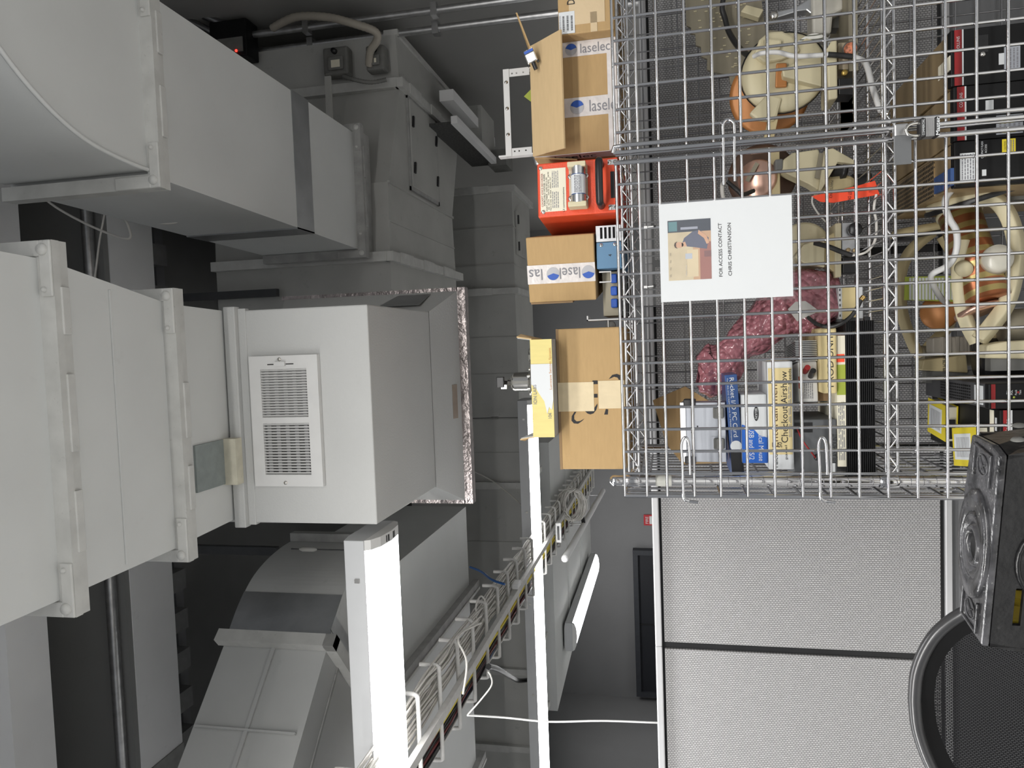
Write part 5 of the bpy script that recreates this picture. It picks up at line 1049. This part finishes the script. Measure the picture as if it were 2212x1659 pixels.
t, w, h = unit('avionics_unit', 'black avionics unit with perforated bronze top, caution label and white data plate', 308, 404, 1.75, .44, TOP-.002, M['bronze'])
Bx(-w/2+.004, w/2-.006, .12, .43, h, h+.0015).build('perforated_lid', perf, t); Bx(-w*.38, w*.24, -.001, 0, h-.045, h-.010).build('data_plate', M['paper'], t); lines_of_print(t, -w*.35, w*.22, -.001, h-.043, h-.012, 6); lettering('COMPACT FLASH', t, (w*.28,-.0016,h-.052), .035, .004, M['paper']); lettering('ACCESS', t, (w*.30,-.0016,h-.059), .018, .004, M['paper'])
Bx(w*.18, w*.48, -.001, 0, h-.115, h-.090).build('caution_label', M['yellow'], t); lettering('CAUTION', t, (w*.33,-.0016,h-.095), .018, .0038); lines_of_print(t, w*.2, w*.46, -.001, h-.113, h-.1, 3); Bx(-w*.3, -w*.16, -.001, 0, h-.06, h-.052).build('label', M['paper'], t)
Bx(-w/2+.004, -w/2+.04, .0, .10, h+.0012, h+.008).build('blue_tape', M['boxnavy'], t)
# striped copper cylinder in a cream gimbal
O = V((.33, 1.95, ZF)); t = thing('gimbal_antenna', 'cream gimbal holding a copper cylinder with tan stripes', 'antenna', O)
a, b_ = P(2072,462,1.98), P(2134,648,1.90); ax = (b_-a).normalized(); Lc = (b_-a).length
cm = stripes('copper_tan_stripes', (.34,.12,.05), (.42,.33,.13), 9.5, 'Z', .3, .6, .62)
cy = MB().lathe([(0,0),(.046,0),(.046,Lc),(0,Lc)], n=40).build('drum', cm, t); cy.matrix_local = Matrix.Translation(a-O) @ V((0,0,1)).rotation_difference(ax).to_matrix().to_4x4()
MB().lathe([(0,0),(.05,0),(.05,.008),(0,.008)], a-ax*.006, ax, 36).build('drum_rim', M['cream'], t, rel=O)
def gb(pts, Y, r, mt=M['cream'], nm='frame_arm'): MB().tube(sm_path([P(x, y, Y) for x, y in pts], 5), r, 4).build(nm, mt, t, rel=O, bev=.004)
gb([(2110,425),(2150,432),(2180,470),(2195,530),(2190,600),(2172,660),(2140,705),(2115,735)], 1.90, .021); gb([(2085,520),(2072,590),(2078,660),(2090,700),(2110,738)], 1.92, .019)
MB().lathe([(.118,0),(.122,.01),(.118,.022),(.10,.03),(.02,.04),(0,.04)], P(2125,428,1.97), (.95,-.05,.25), 36).build('top_dish', M['cream'], t, rel=O); MB().lathe([(.121,0),(.123,.006),(.121,.012)], P(2122,434,1.97), (.95,-.05,.25), 36).build('black_band', M['black'], t, rel=O)
pblock('top_lobe', M['cream'], [(2094,412),(2150,405),(2195,420),(2170,436),(2110,428)], 1.93, .08, t, O, .008)
disc('pivot', 2150, 565, 1.885, .032, mat('clear_plastic', (.6,.58,.5), .25), t, O, (.3,-1,.1), th=.03); disc('pivot', 2080, 578, 1.90, .018, M['cream'], t, O, (-.4,-1,.1), th=.02)
disc('copper_cap', 2110, 668, 1.93, .05, M['copper'], t, O, (-1,-.3,-.3)); pblock('foot_post', M['creamd'], [(2130,700),(2212,690),(2240,720),(2240,760),(2150,740)], 1.98, .06, t, O)
MB().cyl(P(2160,705,1.96), (P(2160,705,1.96).x, 1.96, ZF), .04).build('pedestal', M['olive'], t, rel=O)
# darker gimbal behind it
O = V((.36, 2.2, ZF)); t = thing('gimbal_antenna', 'older brown-cream gimbal in the shadow behind the striped drum', 'antenna', O)
gb([(2015,500),(1965,545),(1945,600),(1950,680),(1975,750),(1990,768)], 2.20, .017, M['creamd']); gb([(2035,510),(2062,560),(2068,620),(2050,700),(2010,745),(1990,770)], 2.2, .017, M['creamd']); disc('black_band', 2015, 508, 2.2, .10, M['black'], t, O, (.98,-.05,.1), th=.01); disc('dish', 2008, 502, 2.2, .095, M['creamd'], t, O, (.98,-.05,.1), th=.02); disc('copper_ball', 2030, 675, 2.12, .045, M['coppero'], t, O, (0,-1,.4), th=.03)
MB().cyl(P(1990,770,2.2), (P(1990,770,2.2).x, 2.2, ZF), .03).build('pedestal', M['olive'], t, rel=O)
# card with rows, leads, horns
t = tag(poly('record_card', M['green'], [(1955,598),(2062,596),(2062,652),(1953,648)], 2.08, .002), 'lime green record card with white rows beside the striped drum', 'card')
for k in range(14): x = 1964+k*7; poly('row', M['paper'], [(x,600),(x+5,600),(x+5,648),(x,647)], 2.079, .001, t, t.location)
wire([P(2230,368,1.85), P(2180,366,1.84), P(2130,372,1.83), P(2080,392,1.83), P(2048,420,1.82), P(2042,445,1.82), P(2052,475,1.82), P(2066,500,1.83), P(2066,540,1.84), P(2050,572,1.85), P(2014,592,1.88), P(2014,610,1.90), P(2030,640,1.95), P(2046,655,1.98)], .0072, M['white'], 'thick_lead', 'thick white lead winding down past the striped drum')
for k, (pl, Y, nm, lb) in enumerate((([(2133,745),(2170,738),(2240,734),(2240,776),(2128,774)],1.86,'feed_horn','long pale cream horn at the lower frame edge'),([(1994,778),(2088,766),(2092,806),(1990,800)],2.1,'feed_horn','dim cream horn with stamped lettering behind the cage truss'),([(2128,378),(2212,370),(2240,370),(2240,412),(2128,400)],1.92,'feed_horn','cream horn under the black avionics front'))):
    q = W(*pl[0], Y); h_ = tag(MB().prism([W(x, y, Y) for x, y in pl], (0,.05,0)).build(nm, M['cream'] if k != 1 else M['creamd'], rel=q, bev=.004), lb, 'horn')
    if k == 1: lettering('104 BLM 681', h_, W(2040,785,Y-.002)-q, .05, .008, roll=math.pi)
    Bx(.0,.03,.01,.04,ZF-q.z,-.01).build('post', M['flexd'], h_, loc=(-.06,0,0))
p = P(2130,795,1.98); p.x += .02; tag(MB().lathe([(0,0),(.05,0),(.055,.006),(.055,p.z-ZF),(.05,p.z-ZF+.008),(0,p.z-ZF+.008)], n=30).build('black_drum', M['black'], loc=(p.x, 2.0, ZF)), 'black round canister behind the pale horn', 'canister')
p = P(2060,745,2.1); t = thing('grey_plug_block', 'pale grey ridged plastic block under the dark gimbal', 'block', (p.x, 2.1, p.z-.04)); Bx(-.02,.02,0,.05,0,.09).build('body', M['flex'], t, bev=.004); [Bx(-.021,.021,-.003,.05,.01+.018*k,.018+.018*k).build('ridge', M['flex'], t) for k in range(4)]
Bx(-.015,.015,.01,.04,ZF-p.z+.04,0).build('post', M['flexd'], t)
# units and manuals at the left end
t, w, h = unit('network_unit', 'black unit with vented grey top and small indicator lights', 832, 884, 1.76, .40, .93, mat('dark_grey_cover', (.06,.06,.063), .5))
mb = MB()
for i in range(6):
    for j in range(16): mb.box(-w*.38+i*w*.13, -w*.38+i*w*.13+.004, .10+j*.012, .108+j*.012, h, h+.0006)
o_ = mb.build('vent_slots', M['black2'], t); o_['kind'] = 'stuff'
Bx(-w*.4, w*.4, .03, .075, h, h+.0012).build('rating_label', M['paper'], t); Bx(-w/2, w/2, -.001, 0, h-.012, h-.004).build('red_strip', M['redlab'], t)
for k, m_ in enumerate(('green','green','redlab')): MB().lathe([(0,-.002),(.002,-.001),(.0025,0)], (-w*.25+k*w*.2,0,h-.04-k*.008), (0,1,0), 8).build('indicator', M[m_], t)
for k, s in enumerate(('TX','POL','Fault','Test')): lettering(s, t, (w*.15,-.0012,h-.035-.008*k), None, .004, M['paper'])
t, w, h = unit('avionics_unit', 'black avionics unit with red name strip beside the yellow manuals', 888, 945, 1.77, .42, .905, M['black2']); red_name(t, w, h, 'Collins', -.1); Bx(-w*.45, w*.45, .03, .05, h, h+.001).build('paper_strip', M['offpaper'], t); Bx(-w*.3, w*.2, .012, .02, h+.0012, h+.002).build('label', M['paper'], t)
t, w, h = unit('spare_unit', 'plain black unit standing under the yellow manuals', 948, 1004, 1.80, .42, .90, M['black2']); hs = h+ZF
def manual(lab, c, ww, dd, hh_, rz, seed):
    m_ = thing('manual', lab, 'book', c, rz); Bx(-ww/2, ww/2, -dd/2, dd/2, 0, hh_).build('pages', M['offpaper'], m_); Bx(-ww/2-.003, ww/2+.003, -dd/2-.003, dd/2+.003, hh_, hh_+.003).build('yellow_cover', M['yellow'], m_, bev=.001); Bx(-ww/2+.012, ww/2-.012, -dd/2+.03, dd/2-.01, hh_+.003, hh_+.0036).build('printed_page', M['paper'], m_); Bx(-ww/2-.003, ww/2+.003, -dd/2-.003, dd/2+.003, -.003, 0).build('yellow_cover', M['yellow'], m_, bev=.001)
    mb = MB()
    for k in range(12): mb.box(-ww/2+.018, ww/2-.02, -dd/2+.04+k*(dd-.06)/12, -dd/2+.042+k*(dd-.06)/12, hh_+.0036, hh_+.0039)
    mb.build('printed_lines', M['grayink'], m_); Bx(-ww/2+.006, ww/2-.03, -dd/2-.0045, -dd/2-.003, .004, hh_-.002).build('dark_title', M['ink'], m_)
manual('yellow-bordered manual lying nearest the left cage post', (W(2050,972,1.85).x, 1.90, hs+.004), .085, .14, .022, math.radians(8), 1)
c = WZ(2010, 902, .945-1.6); manual('yellow-bordered manual lying farther back on the black unit', (c.x-.004, 2.07, .905+.0045), .085, .13, .02, math.radians(-5), 2)
# ================================================================ paper notice on the door
a, b, c, d = W(1427,653,1.692), W(1424,441,1.692), W(1713,640,1.692), W(1710,422,1.692)
x0, x1, z1, z0 = (a.x+c.x)/2, (b.x+d.x)/2, (a.z+b.z)/2, (c.z+d.z)/2; w, h = x1-x0, z1-z0
t = thing('paper_notice', 'white paper notice in a clear sleeve zip-tied to the cage door', 'notice', ((x0+x1)/2, 1.690, z0))
Bx(-w/2, w/2, 0, .0012, 0, h).build('sheet', M['paper'], t)
sv, nt, bb, N, L = _nt('clear_sleeve_film'); bb.inputs['Base Color'].default_value = (.8,.8,.8,1); bb.inputs['Alpha'].default_value = .035; bb.inputs['Roughness'].default_value = .2
Bx(-w/2-.006, w/2+.004, -.0012, -.0008, -.004, h+.04).build('clear_sleeve', sv, t)
iy = -.0004
lettering('FOR ACCESS CONTACT', t, (.0, iy, h*.535), w*.54, .0075, bold=.012, mt=M['boxnavy'] if 0 else M['ink']); lettering('CHRIS CHRISTIANSON', t, (.0, iy, h*.465), w*.53, .0075, bold=.012)
px0, px1, pz0, pz1 = -w*.285, w*.325, h*.605, h*.935; pw, ph = px1-px0, pz1-pz0
def q(u0, u1, v0, v1, mt, nm, k=0): return Bx(px0+pw*u0, px0+pw*u1, -.0003-.00008*k, 0, pz0+ph*v0, pz0+ph*v1).build(nm, mt, pic)
pic = Bx(px0, px1, -.0003, 0, pz0, pz1).build('photo_print', mat('print_beige', (.52,.44,.30), .6, var=.08, scale=40), t)
mm = lambda n, c: mat(n, c, .6, var=.06)
q(0,.82,0,.42, mm('print_tan',(.50,.32,.20)), 'print_area', 1); q(0,.62,0,.26, mm('print_maroon',(.30,.13,.11)), 'print_area', 2); q(.80,1,0,1, mm('print_dark',(.04,.05,.07)), 'print_area', 3); q(.82,.98,.78,.98, mm('print_teal',(.10,.22,.24)), 'print_area', 4); q(.84,.88,.3,.7, mm('print_steel',(.30,.32,.38)), 'print_area', 4); q(.05,.5,.30,.56, mm('print_cream',(.60,.50,.33)), 'print_area', 3)
lettering('Meet Chris', pic, (px0+pw*.16, -.0012, pz0+ph*.585), .022, .0036, M['paper'])
def pp(pts, mt, nm, k): return MB().prism([(px0+pw*u, -.0003-.00008*k, pz0+ph*v) for u, v in pts], (0,.0002,0)).build(nm, mt, pic)
sk = mm('print_skin',(.55,.33,.22))
pp([(.50,.10),(.54,.40),(.56,.58),(.63,.66),(.70,.62),(.80,.42),(.82,.26),(.68,.05)], mm('print_slate',(.10,.11,.16)), 'print_figure', 5); pp([(.59+.05*math.cos(a), .735+.10*math.sin(a)) for a in [i*.5 for i in range(12)]], sk, 'print_figure', 6); pp([(.56,.56),(.56,.68),(.62,.68),(.64,.60)], sk, 'print_figure', 6); pp([(.53,.78),(.55,.84),(.59,.86),(.63,.84),(.65,.78),(.62,.81),(.56,.81)], mm('print_hair',(.08,.06,.05)), 'print_figure', 8); pp([(.76,.30),(.82,.28),(.72,.10),(.60,.04),(.58,.10),(.68,.16)], sk, 'print_figure', 7)
q(.35,.44,.44,.60, mm('print_screen',(.42,.45,.50)), 'print_screen', 6); q(.37,.47,.0,.16, mm('print_screen2',(.20,.10,.10)), 'print_screen', 6)
for k in range(4): lettering('QQ', pic, (px0+pw*(.08+.12*k), -.0012, pz0+ph*.95), .006, .003, M['grayink'])
for zz in (.12, .20): pass
for k, py in enumerate((491, 620)):
    p_ = W(1397, py, 1.686); q_ = W(1410, py-2, 1.688); z = thing('zip_tie', ['white zip tie holding the notice, right one','white zip tie holding the notice, left one'][k], 'zip tie', p_)
    MB().tube([V((0,.012,.004)), V((0,0,.003)), (q_-p_)*1.1], .0016, 6).build('strap', M['white'], z); Bx(-.0025,.0025,-.003,.002,-.001,.006).build('head', M['white'], z); MB().ball((q_-p_)*1.3, .003, 8).build('dark_end', M['black'], z)
